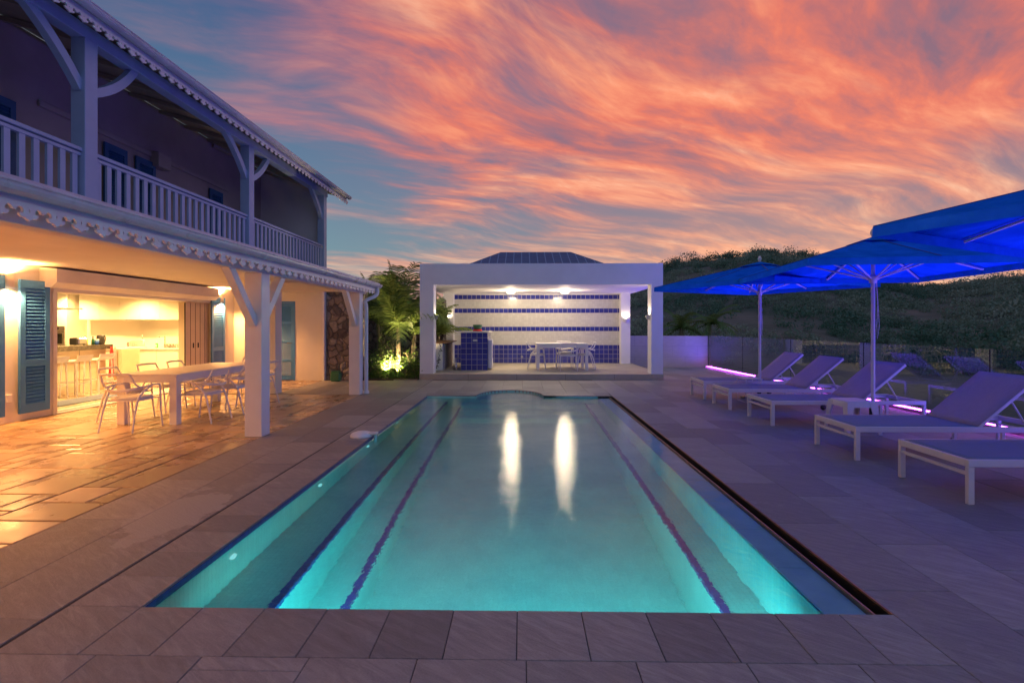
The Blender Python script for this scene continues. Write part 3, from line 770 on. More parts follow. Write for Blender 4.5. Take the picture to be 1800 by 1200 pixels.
# roller shutter box over the opening
ra, rb = yX(101, WX + .3), yX(386, WX + .3)
b = MB(); b.prism([(WX, 2.13), (WX + .20, 2.13), (WX + .29, 2.21), (WX + .29, 2.43), (WX, 2.455)], 1, ra, rb); b.build('roller_box', M['paint'], house, recalc=True)
# opening frame, tracks, folded door leaves
b = MB(); b.box(WX - .28, WX + .03, OY0 - .02, OY0 + .05, 0, OZ - .002); b.box(WX - .28, WX + .03, OY1 - .05, OY1 + .03, 0, OZ - .002); b.box(WX - .28, WX + .03, OY0 + .05, OY1 - .05, OZ - .07, OZ - .003)
b.box(WX - .28, WX + .05, OY0 + .05, OY1 - .05, .0, .018); b.box(WX - .1, WX - .07, OY0 + .05, OY1 - .05, .018, .03); b.build('door_frame', M['paint'], house)
M['leafpanel'] = mottled('door_leaf', (.64, .54, .42), (.72, .62, .48), .45, 2, .08, 60, .001)
for i in range(5):
    y0 = OY1 - .06 - i * .185
    lf = MB().bbox(WX - .22, WX - .04, y0 - .165, y0, .03, OZ - .08, .006).build('door_leaf', M['leafpanel'], house)
    MB().box(WX - .07, WX - .045, y0 - .178, y0 - .166, .05, OZ - .1).build('seal', M['dark'], lf)
    if i in (2, 3): MB().bbox(WX - .039, WX - .02, y0 - .1, y0 - .07, .96, 1.08, .004).build('handle', M['dark'], lf)
# blue louvered end door
dw = dX1 - dX0
dr = MB(); dr.box(dX0 + .02, dX0 + .10, 13.93, 13.97, .02, 2.11); dr.box(dX1 - .10, dX1 - .02, 13.93, 13.97, .02, 2.11)
for (za, zb_) in ((.02, .12), (.52, .58), (1.03, 1.09), (1.54, 1.60), (2.03, 2.11)): dr.box(dX0 + .10, dX1 - .10, 13.93, 13.97, za, zb_)
z = .14
while z < 2.02:
    dr.add([(dX0 + .1, 13.936, z), (dX1 - .1, 13.936, z), (dX1 - .1, 13.964, z + .045), (dX0 + .1, 13.964, z + .045)], [(0, 1, 2, 3)]); z += .04
dr.box(dX0 + .09, dX1 - .09, 13.966, 13.97, .1, 2.05)
dro = dr.build('blue_door', M['shutter'], house)
MB().tube([(dX1 - .07, 13.93, 1.02), (dX1 - .07, 13.885, 1.02), (dX1 - .19, 13.88, 1.02)], .01, 8).build('handle', M['steel'], dro)
b = MB(); b.box(dX0 - .03, dX0 + .018, 13.885, 13.99, 0, 2.16); b.box(dX1 - .018, dX1 + .03, 13.885, 13.99, 0, 2.16); b.box(dX0 + .018, dX1 - .018, 13.885, 13.99, 2.115, 2.16); b.build('door_casing', M['shutter'], house)
MB().bbox(WX + .002, WX + .03, yX(14, WX) - .05, yX(14, WX) + .04, .32, .44, .006).build('outlet', M['paint'], house)

# stone rubble walls
b = MB(); b.bbox(eX + .075, xY(637, 14.0), 13.95, 14.5, -.02, 2.62, .03); o = b.build('stone_wall', M['stone']); tag(o, 'dark rubble stone wall standing beside the white end wall of the terrace', 'stone wall')
b = MB(); b.bbox(-6.0, -2.62, 17.3, 17.8, -.3, 2.4, .03); o = b.build('stone_wall', M['stone']); tag(o, 'rubble stone wall behind the palms and shrubs', 'stone wall')

# wall lamps
M['lampglow'] = emit('lamp_glow', (1, .72, .38), 18)
def wall_lamp(y, label, e):
    o = thing('wall_lamp', label, 'wall lamp', (WX, y, 2.08), 0, 'up and down lamps on the terrace wall')
    b = MB(); n_ = 20
    b.lathe((.085, 0, 0), [(.045, 0), (.05, 0), (.05, .2), (.045, .2), (.045, 0)], 20); b.build('shade', M['paint'], o)
    MB().box(0.001, .04, -.03, .03, .05, .15).build('bracket', M['paint'], o)
    MB().lathe((.085, 0, .1), [(0, -.03), (.04, -.03), (.04, .03), (0, .03)], 16).build('bulb', M['lampglow'], o)
    light('SPOT', 'lamp_up', (.10, 0, .215), e, WARM, o, rot=(PI, 0, 0), size=.04, spot=R(165), blend=.6)
    light('SPOT', 'lamp_down', (.12, 0, -.02), e * 1.15, WARM, o, rot=(0, 0, 0), size=.04, spot=R(160), blend=.6)
    return o
wall_lamp(yX(17, WX + .08), 'white cylinder wall lamp between the two nearest blue shutters', 330)
wall_lamp(yX(389, WX + .08), 'white cylinder wall lamp above the far blue shutter by the folded doors', 320)
wall_lamp(3.6, 'white cylinder wall lamp added out of view on the near stretch of terrace wall', 650)  # out of view, added for the warm light on the terrace
wall_lamp(-.4, 'white cylinder wall lamp added out of view on the terrace wall level with the viewer', 1000)  # second unseen lamp, added to warm the deck and post fronts

# ================================================================ KITCHEN
KY = 14.0
b = MB(); b.add([(-14.2, 6.0, -.004), (WX - .0, 6.0, -.004), (WX - .0, 13.9, -.004), (-14.2, 13.9, -.004)], [(0, 1, 2, 3)])
M['kfloor'] = mottled('kitchen_floor', (.50, .42, .33), (.58, .50, .40), .25, 1.5, .05, 30, .002)
MB().box(-14.2, WX - .25, 6.0, 13.879, -.03, -.002).build('kitchen_floor', M['kfloor'], house)
MB().box(-14.2, WX - .25, 13.88, 13.94, 0, 2.5).build('splashback_wall', M['cab'], house)
MB().box(-14.2, WX - .25, 6.0, 13.879, 2.42, 2.5).build('kitchen_ceiling', M['plaster'], house)
b = MB(); b.box(-14.3, -14.2, 6, 13.9, 0, 2.5); b.box(-14.2, WX - .25, 5.9, 6.0, 0, 2.5); b.build('kitchen_wall', M['plaster'], house)
KB = 13.88      # back wall face
# tall oven unit
tX1 = xY(117, 13.25); 
o = thing('oven_unit', 'tall cream kitchen unit with a built-in oven at the left of the kitchen', 'kitchen unit', (tX1 - .9, 13.25, 0))
MB().bbox(0, .9, 0, .62, 0, 2.40, .004).build('cabinet', M['cab'], o)
ov = MB().bbox(.26, .86, -.02, -.001, zY(100, 607, 13.25), zY(100, 582, 13.25), .004).build('oven_door', M['steel'], o)
MB().bbox(.36, .80, -.026, -.021, zY(100, 604, 13.25), zY(100, 586, 13.25), .002).build('window', M['black'], ov)
MB().tube([(.32, -.05, zY(100, 583.5, 13.25)), (.82, -.05, zY(100, 583.5, 13.25))], .009, 8).build('handle', M['steel'], ov)
cp = MB().bbox(.26, .86, -.018, -.001, zY(100, 581, 13.25), zY(100, 573, 13.25), .003).build('control_panel', M['steel'], o)
MB().box(.42, .70, -.021, -.0185, zY(100, 579, 13.25), zY(100, 575, 13.25)).build('display', M['black'], cp)
# base cabinets with worktop, splashback wall
cx0, cx1 = tX1 + .01, xY(316, 13.35)
o = thing('base_cabinet', 'long run of cream base cabinets under the pale worktop at the back', 'kitchen cabinets', (cx0, 13.30, 0))
Lc = cx1 - cx0
MB().box(0, Lc, .02, .56, .08, .855).build('carcass', M['cab'], o)
k = 5
for i in range(k):
    a = i * Lc / k
    for (z0, z1) in (((.10, .45), (.456, .845)) if i in (0, 2) else ((.10, .845),)):
        MB().bbox(a + .003, a + Lc / k - .003, 0, .019, z0, z1, .002).build('cabinet_door', M['cab'], o)
MB().bbox(-.005, Lc, -.02, .57, .86, .905, .004).build('worktop', M['counter'], o)
MB().box(0, Lc, .06, .08, 0, .078).build('plinth', M['steel'], o)
o = thing('wall_cabinet', 'row of glossy white wall cabinets above the splashback', 'wall cabinets', (xY(139, 13.5), 13.5, zY(220, 561, 13.5)))
Lw = xY(316, 13.5) - xY(139, 13.5)
MB().box(0, Lw, .02, .37, 0, 2.41 - zY(220, 561, 13.5)).build('carcass', M['cab'], o)
for i in range(5): MB().bbox(i * Lw / 5 + .002, (i + 1) * Lw / 5 - .002, 0, .019, -.01, 2.40 - zY(220, 561, 13.5), .002).build('cabinet_door', M['cab'], o)
MB().bbox(1.15 * 1.1, 1.15 * 1.1 + .6, -.01, .3, -.035, -.011, .004).build('extractor', M['steel'], o)
# tall end panel
o = MB().bbox(xY(316.5, 13.1), xY(334, 13.1), 13.1, 13.87, 0, 2.41, .003).build('tall_cupboard', M['cab']); tag(o, 'plain tall cream cupboard closing the right end of the kitchen', 'cupboard')
# bar counter along Y with marble top
bx = -9.72; by0, by1 = 8.2, yX(199, bx)
o = thing('bar_counter', 'kitchen bar with thick dark marble top and wood-toned front behind the stools', 'bar counter', (bx, by0, 0))
Lb = by1 - by0
MB().bbox(-.68, 0, 0, Lb, .95, 1.055, .004).build('worktop', M['marble'], o)
MB().bbox(-.60, -.16, .0, Lb - .02, 0, .949, .003).build('front_panel', M['cabw'], o)
for i in range(4): MB().box(-.158, -.155, .2 + i * .95, .206 + i * .95, 0, .949).build('groove', M['dark'], o)
# side return between bar and base run
o = MB().bbox(xY(199, 12.2) - .02, xY(216, 12.2), 12.16, 12.75, 0, .93, .004).build('side_cupboard', M['cabw']); tag(o, 'wood-toned low cupboard side beyond the end of the bar', 'cupboard')
# towels on the bar end
def towel(x, y, z, w, h, mm, lab):
    b = MB(); n_ = 8; vs_ = []; fs = []
    for j in range(7):
        v = j / 6
        ww = w * (.25 + .75 * v ** .8)
        for i in range(n_ + 1):
            u_ = i / n_ - .5
            vs_.append((x + .012 * math.sin(i * 2.1 + v * 2), y + u_ * ww, z - h * v))
    for j in range(6):
        for i in range(n_): a = j * (n_ + 1) + i; fs.append((a, a + 1, a + n_ + 2, a + n_ + 1))
    b.add(vs_, fs, smooth=True); o = b.build('towel', mm); tag(o, lab, 'towel', 'towels hung on the bar'); so = o.modifiers.new('s', 'SOLIDIFY'); so.thickness = .012
towel(bx + .02, yX(194, bx), 1.0, .20, .72, M['red'], 'red kitchen towel hanging from the end of the bar')
towel(bx + .02, yX(200, bx), 1.0, .16, .68, M['greycloth'], 'grey kitchen towel hanging beside the red one')
# extractor slab over the hob side with rods
o = thing('ceiling_hood', 'thin flat hood slab hanging near the oven unit', 'hood', (xY(104, 12.6), 12.6, 1.90))
MB().bbox(-.75, .34, -.3, .3, 0, .035, .004).build('slab', M['paint'], o)
b = MB()
for xx in (-.4, .25): b.tube([(xx, 0, .035), (xx, 0, .52)], .006, 6)
b.build('rod', M['steel'], o)
# ceiling spots
for i, (x, y) in enumerate(((xY(107, 12.9), 12.9), (xY(227, 12.9), 12.9), (xY(160, 10.8), 10.8), (-9.0, 10.0), (-11.3, 9.6), (-9.0, 12.5))):
    lab = ['ceiling spot above the oven unit, shining as a star', 'ceiling spot in front of the wall cabinets', 'ceiling spot above the bar stools', 'ceiling spot just inside the kitchen opening', 'ceiling spot deep in the kitchen behind the bar', 'ceiling spot beside the folded doors'][i]
    o = thing('ceiling_spot', lab, 'ceiling spot', (x, y, 2.418), 0, 'kitchen ceiling spots')
    MB().lathe((0, 0, 0), [(.045, -.001), (.06, -.004), (.06, -.012), (.042, -.012)], 20).build('ring', M['steel'], o)
    MB().lathe((0, 0, 0), [(.042, -.010), (.02, -.016), (0, -.017)], 16).build('lens', emit('spot_lens', (1, .75, .42), 60 if i < 2 else 20), o)
    light('SPOT', 'spot_light', (0, 0, -.03), 420 if i < 3 else 300, (1, .56, .185), o, size=.05, spot=R(150), blend=.8)
# bar stools
def make_stool():
    o = thing('bar_stool', 'white bar stool nearest the open kitchen end, beside the dining table', 'bar stool', (0, 0, 0), 0, 'white bar stools at the kitchen bar')
    # faces +X side is the back; local +X = towards the room
    b = MB(); prof = [(-.19, .735), (.10, .735), (.16, .75), (.205, .81), (.215, .875), (.198, .875), (.188, .82), (.15, .775), (.10, .765), (-.19, .765)]
    b.prism(prof, 1, -.20, .20); b.build('seat', M['chair'], o, recalc=True)
    for sx in (-1, 1):
        for sy in (-1, 1): MB().tube([(sx * .155, sy * .17, .74), (sx * .175, sy * .19, 0)], [.019, .015], 4).build('leg', M['chair'], o)
    b = MB()
    for sx in (-1, 1): b.tube([(sx * .168, -.185, .28), (sx * .168, .185, .28)], .011, 4)
    for sy in (-1, 1): b.tube([(-.168, sy * .182, .33), (.168, sy * .182, .33)], .011, 4)
    b.build('footrest', M['chair'], o)
    return o
st = make_stool(); st.location = (-9.42, 11.22, 0)
dup(st, (-9.45, 10.68, 0), .04, 'white bar stool in the middle of the row at the bar')
dup(st, (-9.47, 10.12, 0), -.05, 'white bar stool half hidden by the near edge of the kitchen opening')
# things on the bar
def on(px, X): return yX(px, X)
def bottle(x, y, z, r, h, mm, name, lab, cat, cap=None):
    o = thing(name, lab, cat, (x, y, z))
    MB().lathe((0, 0, 0), [(0, 0), (r, 0), (r, h * .55), (r * .4, h * .75), (r * .36, h * .9), (0, h * .9)], 14).build('body', mm, o)
    MB().lathe((0, 0, 0), [(r * .42, h * .88), (r * .42, h), (0, h)], 12).build('cap', cap or M['dark'], o)
    return o
BT = 1.056
X_ = bx - .3
o = thing('toaster', 'small grey and black toaster on the marble bar', 'toaster', (X_, on(141, X_), BT))
MB().bbox(-.09, .09, -.14, .10, .01, .17, .025).build('body', M['steel'], o); MB().bbox(-.092, .092, -.2, -.141, .01, .165, .02).build('end_cap', M['dark'], o); MB().bbox(-.02, .02, -.1, .06, .1702, .172, .0005).build('slot', M['black'], o)
bottle(X_, on(150, X_), BT, .045, .2, mat('yellow_plastic', (.75, .6, .03), .4), 'bottle', 'yellow bottle beside the toaster on the bar', 'bottle')
bottle(X_, on(163.5, X_), BT, .035, .19, M['green'], 'bottle', 'green bottle with black top between the yellow bottle and the kettle', 'bottle')
o = thing('storage_tin', 'blue and white tin standing in front of the kettle', 'tin', (X_ + .12, on(170.5, X_ + .12), BT))
MB().lathe((0, 0, 0), [(0, 0), (.04, 0), (.04, .11), (0, .11)], 16).build('body', mat('blue_tin', (.04, .14, .5), .35), o); MB().lathe((0, 0, .11), [(.042, 0), (.042, .015), (0, .018)], 16).build('lid', M['paint'], o)
o = thing('kettle', 'black electric kettle with loop handle on the bar', 'kettle', (X_, on(176.5, X_), BT))
MB().lathe((0, 0, 0), [(0, 0), (.085, 0), (.085, .03), (.075, .19), (.06, .215), (0, .222)], 20).build('body', M['dark'], o)
MB().tube(smoothline([(0, .07, .2), (0, .125, .2), (0, .145, .13), (0, .13, .05), (0, .08, .045)]), .011, 8).build('handle', M['dark'], o)
# things on the back worktop
WT = .906; wy = 13.5
def wx(px, y=13.5): return xY(px, y)
for i, px in enumerate((225, 228.5)):
    o = thing('pepper_mill', ('dark', 'steel')[i] + ' pepper mill on the back worktop', 'mill', (wx(px), wy, WT), 0, 'pepper mills')
    MB().lathe((0, 0, 0), [(0, 0), (.028, 0), (.022, .06), (.028, .1), (.018, .13), (0, .16)], 12).build('body', (M['dark'], M['steel'])[i], o)
o = thing('dish_rack', 'white dish rack full of plates on the back worktop', 'dish rack', (wx(240), wy, WT))
b = MB(); b.bbox(-.22, .22, -.12, .12, 0, .03, .01); 
for i in range(9): b.tube([(-.2 + i * .05, -.11, .03), (-.2 + i * .05, -.11, .12)], .004, 6); b.tube([(-.2 + i * .05, .11, .03), (-.2 + i * .05, .11, .12)], .004, 6)
b.build('rack', M['chair'], o)
for i in range(5):
    b = MB(); b.M = Matrix.Translation((-.15 + i * .06, 0, .12)) @ Matrix.Rotation(PI / 2 + .15, 4, 'Y'); b.lathe((0, 0, 0), [(0, 0), (.07, 0), (.1, .015), (.1, .019), (.07, .005), (0, .005)], 20); b.build('plate', M['chair'], o)
o = thing('roll_holder', 'white kitchen roll on an upright holder behind the plates', 'roll holder', (wx(244.5), wy + .12, WT))
MB().lathe((0, 0, 0), [(0, 0), (.06, 0), (.06, .22), (.02, .22), (0, .22)], 16).build('roll', M['chair'], o); MB().lathe((0, 0, .22), [(.012, 0), (.012, .13), (0, .14)], 10).build('pole', M['steel'], o)
o = thing('soap_bottle', 'green washing-up liquid bottle with white label by the tap', 'bottle', (wx(279), wy - .08, WT))
MB().bbox(-.035, .035, -.022, .022, 0, .13, .015).build('body', mat('bright_green', (.02, .42, .08), .35), o); MB().lathe((0, 0, .13), [(.012, 0), (.012, .05), (0, .05)], 10).build('cap', M['chair'], o); MB().box(-.022, .022, -.0235, -.0225, .03, .09).build('label_patch', M['chair'], o)
o = thing('kitchen_tap', 'brushed steel kitchen tap with squared spout over the worktop', 'tap', (wx(285.5), wy + .1, WT))
MB().tube([(0, 0, 0), (0, 0, .30)], .016, 12).tube([(0.012, 0, .295), (-.16, 0, .295)], .012, 12).tube([(-.155, 0, .295), (-.155, 0, .262)], .012, 12).build('spout', M['steel'], o)
MB().tube([(.015, 0, .06), (.07, 0, .075)], .009, 8).build('lever', M['steel'], o)
g0 = None
for i in range(8):
    x = wx(293) + (i % 5) * .085; y = wy - .05 + (i // 5) * .1
    if g0 is None:
        b = MB(); b.lathe((0, 0, 0), [(0, .004), (.028, .004), (.032, .11), (.034, .11), (.031, 0), (0, 0)], 14); g0 = b.build('drinking_glass', M['clearglass']); g0.location = (x, y, WT)
        tag(g0, 'clear drinking glass in the cluster at the right end of the worktop', 'glass', 'glasses drying on the worktop')
    else:
        c = g0.copy(); COL.objects.link(c); c.location = (x, y, WT)
o = MB().bbox(-9.15, -8.55, 9.3, 11.3, .0, .012, .004).build('threshold_strip', mottled('sky_tint_strip', (.12, .15, .24), (.16, .19, .28), .9, 6, .4, 120, .003)); tag(o, 'blue-grey strip standing in for sky reflected in the kitchen threshold', 'mat')  # sky reflected in the threshold, put in as a blue-grey strip

# ================================================================ DINING SET
def make_table(name, label, L_, W_, H_, leg, mm, cat='dining table'):
    o = thing(name, label, cat)
    n_ = 4
    b = MB()
    for i in range(n_): b.bbox(-W_ / 2, W_ / 2, -L_ / 2 + i * L_ / n_ + .0015, -L_ / 2 + (i + 1) * L_ / n_ - .0015, H_ - .035, H_, .003)
    b.build('tabletop', mm, o)
    b = MB(); q = .02
    for s_ in (-1, 1):
        b.box(-W_ / 2 + leg, W_ / 2 - leg, s_ * (L_ / 2 - q) - .012, s_ * (L_ / 2 - q) + .012, H_ - .125, H_ - .036)
        b.box(s_ * (W_ / 2 - q) - .012, s_ * (W_ / 2 - q) + .012, -L_ / 2 + leg, L_ / 2 - leg, H_ - .125, H_ - .036)
    b.build('apron', mm, o)
    for sx in (-1, 1):
        for sy in (-1, 1):
            MB().bbox(sx * (W_ / 2 - .002), sx * (W_ / 2 - leg), sy * (L_ / 2 - .002), sy * (L_ / 2 - leg), 0, H_ - .036, .004).build('leg', mm, o)
    return o
tb = make_table('dining_table', 'long white dining table with square legs on the lit stone terrace', 2.50, .92, .765, .115, M['chair'])
tb.location = (-5.66, 8.87, 0)
def make_chair(cush=True):
    o = thing('armchair', 'white plastic armchair with round cushion at the near head of the long table', 'armchair', (0, 0, 0), 0, 'white armchairs round the terrace table')
    # faces +Y
    pl = []
    for i in range(28):
        a = 2 * PI * i / 28; ca, sa = math.cos(a), math.sin(a)
        pl.append((.235 * math.copysign(abs(ca) ** .7, ca), .02 + .225 * math.copysign(abs(sa) ** .7, sa)))
    MB().prism(pl, 2, .425, .445).build('seat', M['chair'], o, recalc=True)
    if cush:
        b = MB(); rings = []
        for (s_, z) in ((.93, .446), (.97, .458), (.95, .474), (.8, .484), (.4, .487)): rings.append([(p[0] * s_, .02 + (p[1] - .02) * s_, z) for p in pl])
        vs_ = [q for r_ in rings for q in r_]; n_ = len(pl)
        fs = [(i * n_ + k, i * n_ + (k + 1) % n_, (i + 1) * n_ + (k + 1) % n_, (i + 1) * n_ + k) for i in range(4) for k in range(n_)] + [tuple(range(4 * n_, 5 * n_))]
        b.add(vs_, fs, smooth=True); b.build('cushion', M['cushion'], o)
    for sx in (-1, 1):
        # front leg rising into the arm
        MB().tube(smoothline([(sx * .262, .275, 0), (sx * .255, .245, .25), (sx * .268, .22, .50), (sx * .275, .195, .615), (sx * .277, .15, .645)]), [.0125] * 6 + [.015] * 8 + [.014] * 7, 8).build('leg', M['chair'], o)
        # rear leg
        MB().tube(smoothline([(sx * .25, -.285, 0), (sx * .24, -.225, .26), (sx * .236, -.17, .44), (sx * .25, -.10, .54), (sx * .27, .02, .62)]), [.0125] * 6 + [.016] * 15, 8).build('leg', M['chair'], o)
        MB().tube(smoothline([(sx * .277, .20, .638), (sx * .279, .08, .64), (sx * .272, -.05, .628), (sx * .255, -.16, .63), (sx * .235, -.235, .70), (sx * .215, -.285, .81)]), .0155, 8, sq=.75).build('arm', M['chair'], o)
    MB().tube(smoothline([(-.217, -.285, .81), (-.12, -.305, .815), (0, -.312, .816), (.12, -.305, .815), (.217, -.285, .81)]), .0165, 8, sq=1.15).build('back_rail', M['chair'], o)
    MB().tube(smoothline([(-.262, -.10, .62), (-.20, -.215, .60), (-.10, -.265, .585), (0, -.278, .58), (.10, -.265, .585), (.20, -.215, .60), (.262, -.10, .62)]), .0165, 8, sq=1.3).build('lumbar_rail', M['chair'], o)
    b = MB(); b.tube([(-.236, -.15, .432), (.236, -.15, .432)], .012, 6); b.tube([(-.255, .225, .432), (.255, .225, .432)], .012, 6); b.build('cross_bar', M['chair'], o)
    return o
ch = make_chair(); ch.location = (-5.66, 7.32, 0); ch.rotation_euler = (0, 0, -.04)
G1 = 'white armchairs round the terrace table'
for (x, y, rz, lab) in (
    (-6.34, 8.10, -PI / 2 + .10, 'white armchair nearest the camera on the kitchen side of the long table'),
    (-6.36, 8.93, -PI / 2 - .04, 'middle white armchair on the kitchen side of the long table'),
    (-6.36, 9.68, -PI / 2 + .03, 'farthest white armchair on the kitchen side of the long table'),
    (-5.00, 7.98, PI / 2 - .05, 'nearest white armchair on the pool side of the long table'),
    (-5.00, 8.80, PI / 2 + .06, 'second white armchair on the pool side, half behind the front post'),
    (-4.98, 9.58, PI / 2, 'farthest white armchair on the pool side, hidden by the front post'),
    (-5.70, 10.50, PI, 'white armchair at the far head of the long table')):
    dup(ch, (x, y, 0), rz, lab)

# ================================================================ PAVILION
PZ = .16
px0, px1 = xY(738, 14.2), xY(1165.5, 14.2)
pv = thing('pavilion', 'white open garden pavilion with blue and white tiled back wall at the pool end', 'pavilion')
ix0, ix1 = xY(762, 14.2), xY(1145, 14.2)
top = 3.22; ot = 2.635; by = 18.3
b = MB(); b.bbox(px0 - .01, px1 + .01, 14.17, by + .5, -.05, PZ, .006)
M['plinth'] = mottled('pavilion_floor', (.40, .35, .26), (.50, .44, .34), .55, 2, .25, 30, .004)
b.build('plinth', M['plinth'], pv)
for x in [px0 + i * (px1 - px0) / 5 for i in range(1, 5)]: MB().box(x, x + .006, 14.1685, 14.1695, 0, PZ - .004).build('plinth_joint', M['dark'], pv)
for (a, c) in ((px0, ix0), (ix1, px1)): MB().box(a, c, 14.2, 14.62, PZ, ot).build('column', M['pav'], pv)
for (pa, pb) in ((779, 797), (1091.5, 1108)):
    MB().box(xY(pa, 18.0), xY(pb, 18.0), 18.0, by + .30, PZ, ot).build('column', M['pav'], pv)
b = MB(); b.box(px0, px1, 14.2, by + .32, ot, top); b.build('roof_slab', M['pav'], pv)
wx0, wx1 = xY(797, 18.29) , xY(1092, 18.29)
MB().box(wx0 - .02, wx1 + .02, by + .012, by + .29, PZ, ot).build('back_wall', M['pav'], pv)
u4 = .1625
bands = [('b', 4), ('w', 3), ('b', 1), ('w', 3), ('b', 1), ('w', 2), ('b', 1)]
z = PZ
for kk, n_ in bands:
    z1 = min(z + n_ * u4, ot - .002); MB().box(wx0, wx1, by, by + .012, z, z1).build('tile_band', M['bluetile'] if kk == 'b' else M['whitetile'], pv); z = z + n_ * u4
# hipped tiled roof on top
ra_, rb_ = xY(880, 16.4), xY(1003, 16.4); rz_ = zY(940, 443, 16.4)
v_ = [(ra_ - 1.0, 14.75, top), (rb_ + 1.0, 14.75, top), (rb_ + 1.0, 18.0, top), (ra_ - 1.0, 18.0, top), (ra_, 16.4, rz_), (rb_, 16.4, rz_)]
MB().add(v_, [(0, 1, 5, 4), (1, 2, 5), (2, 3, 4, 5), (3, 0, 4)]).build('tiled_roof', M['roofblue'], pv)
# ceiling globes
M['globe'] = emit('globe_glow', (1, .86, .66), 8)
for i, px in enumerate((898, 993)):
    o = thing('ceiling_lamp', ('left', 'right')[i] + ' glowing round lamp on the pavilion ceiling', 'ceiling lamp', (xY(px, 16.6), 16.6, ot), 0, 'pavilion ceiling lamps')
    MB().lathe((0, 0, 0), [(.07, 0), (.07, -.02), (.05, -.03)], 16).build('base', M['steel'], o)
    MB().lathe((0, 0, 0), [(.045, -.02), (.12, -.03), (.14, -.055), (.11, -.085), (.05, -.10), (0, -.102)], 20).build('globe', M['globe'], o)
    light('POINT', 'lamp_light', (0, 0, -.12), 115, WARMW, o, size=.12)
def sconce(x, y, z, rz, lab, e=10):
    o = thing('sconce', lab, 'sconce', (x, y, z), rz, 'half-bowl uplighter sconces on the pavilion columns')
    b = MB(); vs_ = []; n_ = 12
    prof = [(.0, -.09), (.05, -.08), (.09, -.04), (.11, .02), (.115, .05)]
    for (r_, zz) in prof:
        for k in range(n_ + 1): a = PI * k / n_; vs_.append((r_ * math.cos(a), r_ * math.sin(a), zz))
    fs = [(i * (n_ + 1) + k, i * (n_ + 1) + k + 1, (i + 1) * (n_ + 1) + k + 1, (i + 1) * (n_ + 1) + k) for i in range(4) for k in range(n_)]
    b.add(vs_, fs, smooth=True); b.build('bowl', M['paint'], o)
    MB().lathe((0, .05, 0), [(0, -.04), (.03, -.03), (.03, .0), (0, .02)], 10).build('bulb', emit('sconce_bulb', (1, .86, .66), 5), o)
    light('SPOT', 'sconce_light', (0, .07, .06), e, WARMW, o, rot=(PI, 0, 0), size=.04, spot=R(150), blend=.7)
sconce(ix0 + .001, 14.42, zY(766, 557, 14.4), -PI / 2, 'white half-bowl sconce on the inner face of the front left column')
sconce(ix1 - .001, 14.42, zY(1142, 557, 14.4), PI / 2, 'white half-bowl sconce on the inner face of the front right column')
sconce(xY(1100, 18.0), 17.999, zY(1100, 563, 18), PI, 'white half-bowl sconce on the back right column')
sconce(xY(788, 18.0), 17.999, zY(788, 563, 18), PI, 'white half-bowl sconce on the back left column behind the palm')
# tiled bar block
a, c = xY(810, 15.3), xY(857, 15.3); zt = zY(830, 583, 15.3)
o = thing('tiled_counter', 'blue tiled counter block with a thin white slab top in the pavilion', 'counter', (a, 15.3, PZ))
MB().box(0, c - a, 0, 1.6, 0, zt - PZ - .03).build('block', tiles('counter_tile', .1625, TB1, TB2, (.45, .43, .41, 1), axis='auto'), o)
MB().bbox(-.12, c - a + .05, -.05, 1.65, zt - PZ - .029, zt - PZ + .012, .004).build('slab_top', M['counter'], o)
MB().bbox(.36, .50, -.012, -.001, .86, .93, .003).build('outlet', M['steel'], o)
o = thing('white_fridge', 'white low fridge with long handle beside the blue tiled counter', 'fridge', (c + .005, 15.45, PZ))
MB().bbox(0, .12, 0, .6, .04, zY(860, 597, 15.4) - PZ, .01).build('body', M['paint'], o); MB().tube([(.14, .1, .35), (.14, .1, .8)], .01, 8).build('handle', M['steel'], o)
o = thing('ice_bucket', 'dark green bucket with red base standing on the tiled counter', 'bucket', (xY(839.5, 15.8), 15.8, zt + .012))
MB().lathe((0, 0, 0), [(0, .03), (.10, .03), (.14, .16), (.145, .2), (.12, .2), (0, .19)], 20).build('body', M['green'], o); MB().lathe((0, 0, 0), [(0, 0), (.15, 0), (.13, .06), (.1, .06)], 20).build('base', M['red'], o)
# left counter with floral side and wood top
a, c = xY(763, 15.3), xY(778, 15.3)
o = thing('floral_counter', 'white counter with black flower drawing and wooden top at the pavilion left side', 'counter', (a - .15, 15.3, PZ))
MB().box(0, c - a + .15, 0, .5, 0, .80).build('front_panel', M['pav'], o)
MB().box(.0, c - a + .18, .501, 1.9, 0, .80).build('body', M['grey_wall'], o)
MB().bbox(-.04, c - a + .33, -.04, 1.95, .801, .84, .006).build('wooden_top', M['wood'], o)
b = MB(); rg = random.Random(5)
for s_ in range(3):
    x0_, z0_ = .22 + s_ * .05, .04 + s_ * .24
    pts = smoothline([(x0_, -.003, z0_), (x0_ + .04, -.003, z0_ + .12), (x0_ + .01, -.003, z0_ + .26)], 5); b.tube(pts, .004, 4)
    for q in range(7):
        a_ = rg.uniform(0, 2 * PI); p_ = pts[rg.randrange(len(pts))]; l_ = rg.uniform(.04, .08)
        b.prism([(p_[0], p_[2]), (p_[0] + l_ * .5 * math.cos(a_ + .4), p_[2] + l_ * .5 * math.sin(a_ + .4)), (p_[0] + l_ * math.cos(a_), p_[2] + l_ * math.sin(a_)), (p_[0] + l_ * .5 * math.cos(a_ - .4), p_[2] + l_ * .5 * math.sin(a_ - .4))], 1, -.004, -.001)
b.build('flower_drawing', M['black'], o, recalc=True)
o = thing('floor_pump', 'small shiny upright pump on a tripod foot beside the tiled counter', 'pump', (xY(801.5, 15.4), 15.4, PZ))
MB().lathe((0, 0, 0), [(.03, .02), (.04, .05), (.03, .16), (.015, .2), (.012, .34), (0, .36)], 14).build('cylinder', M['steel'], o)
b = MB()
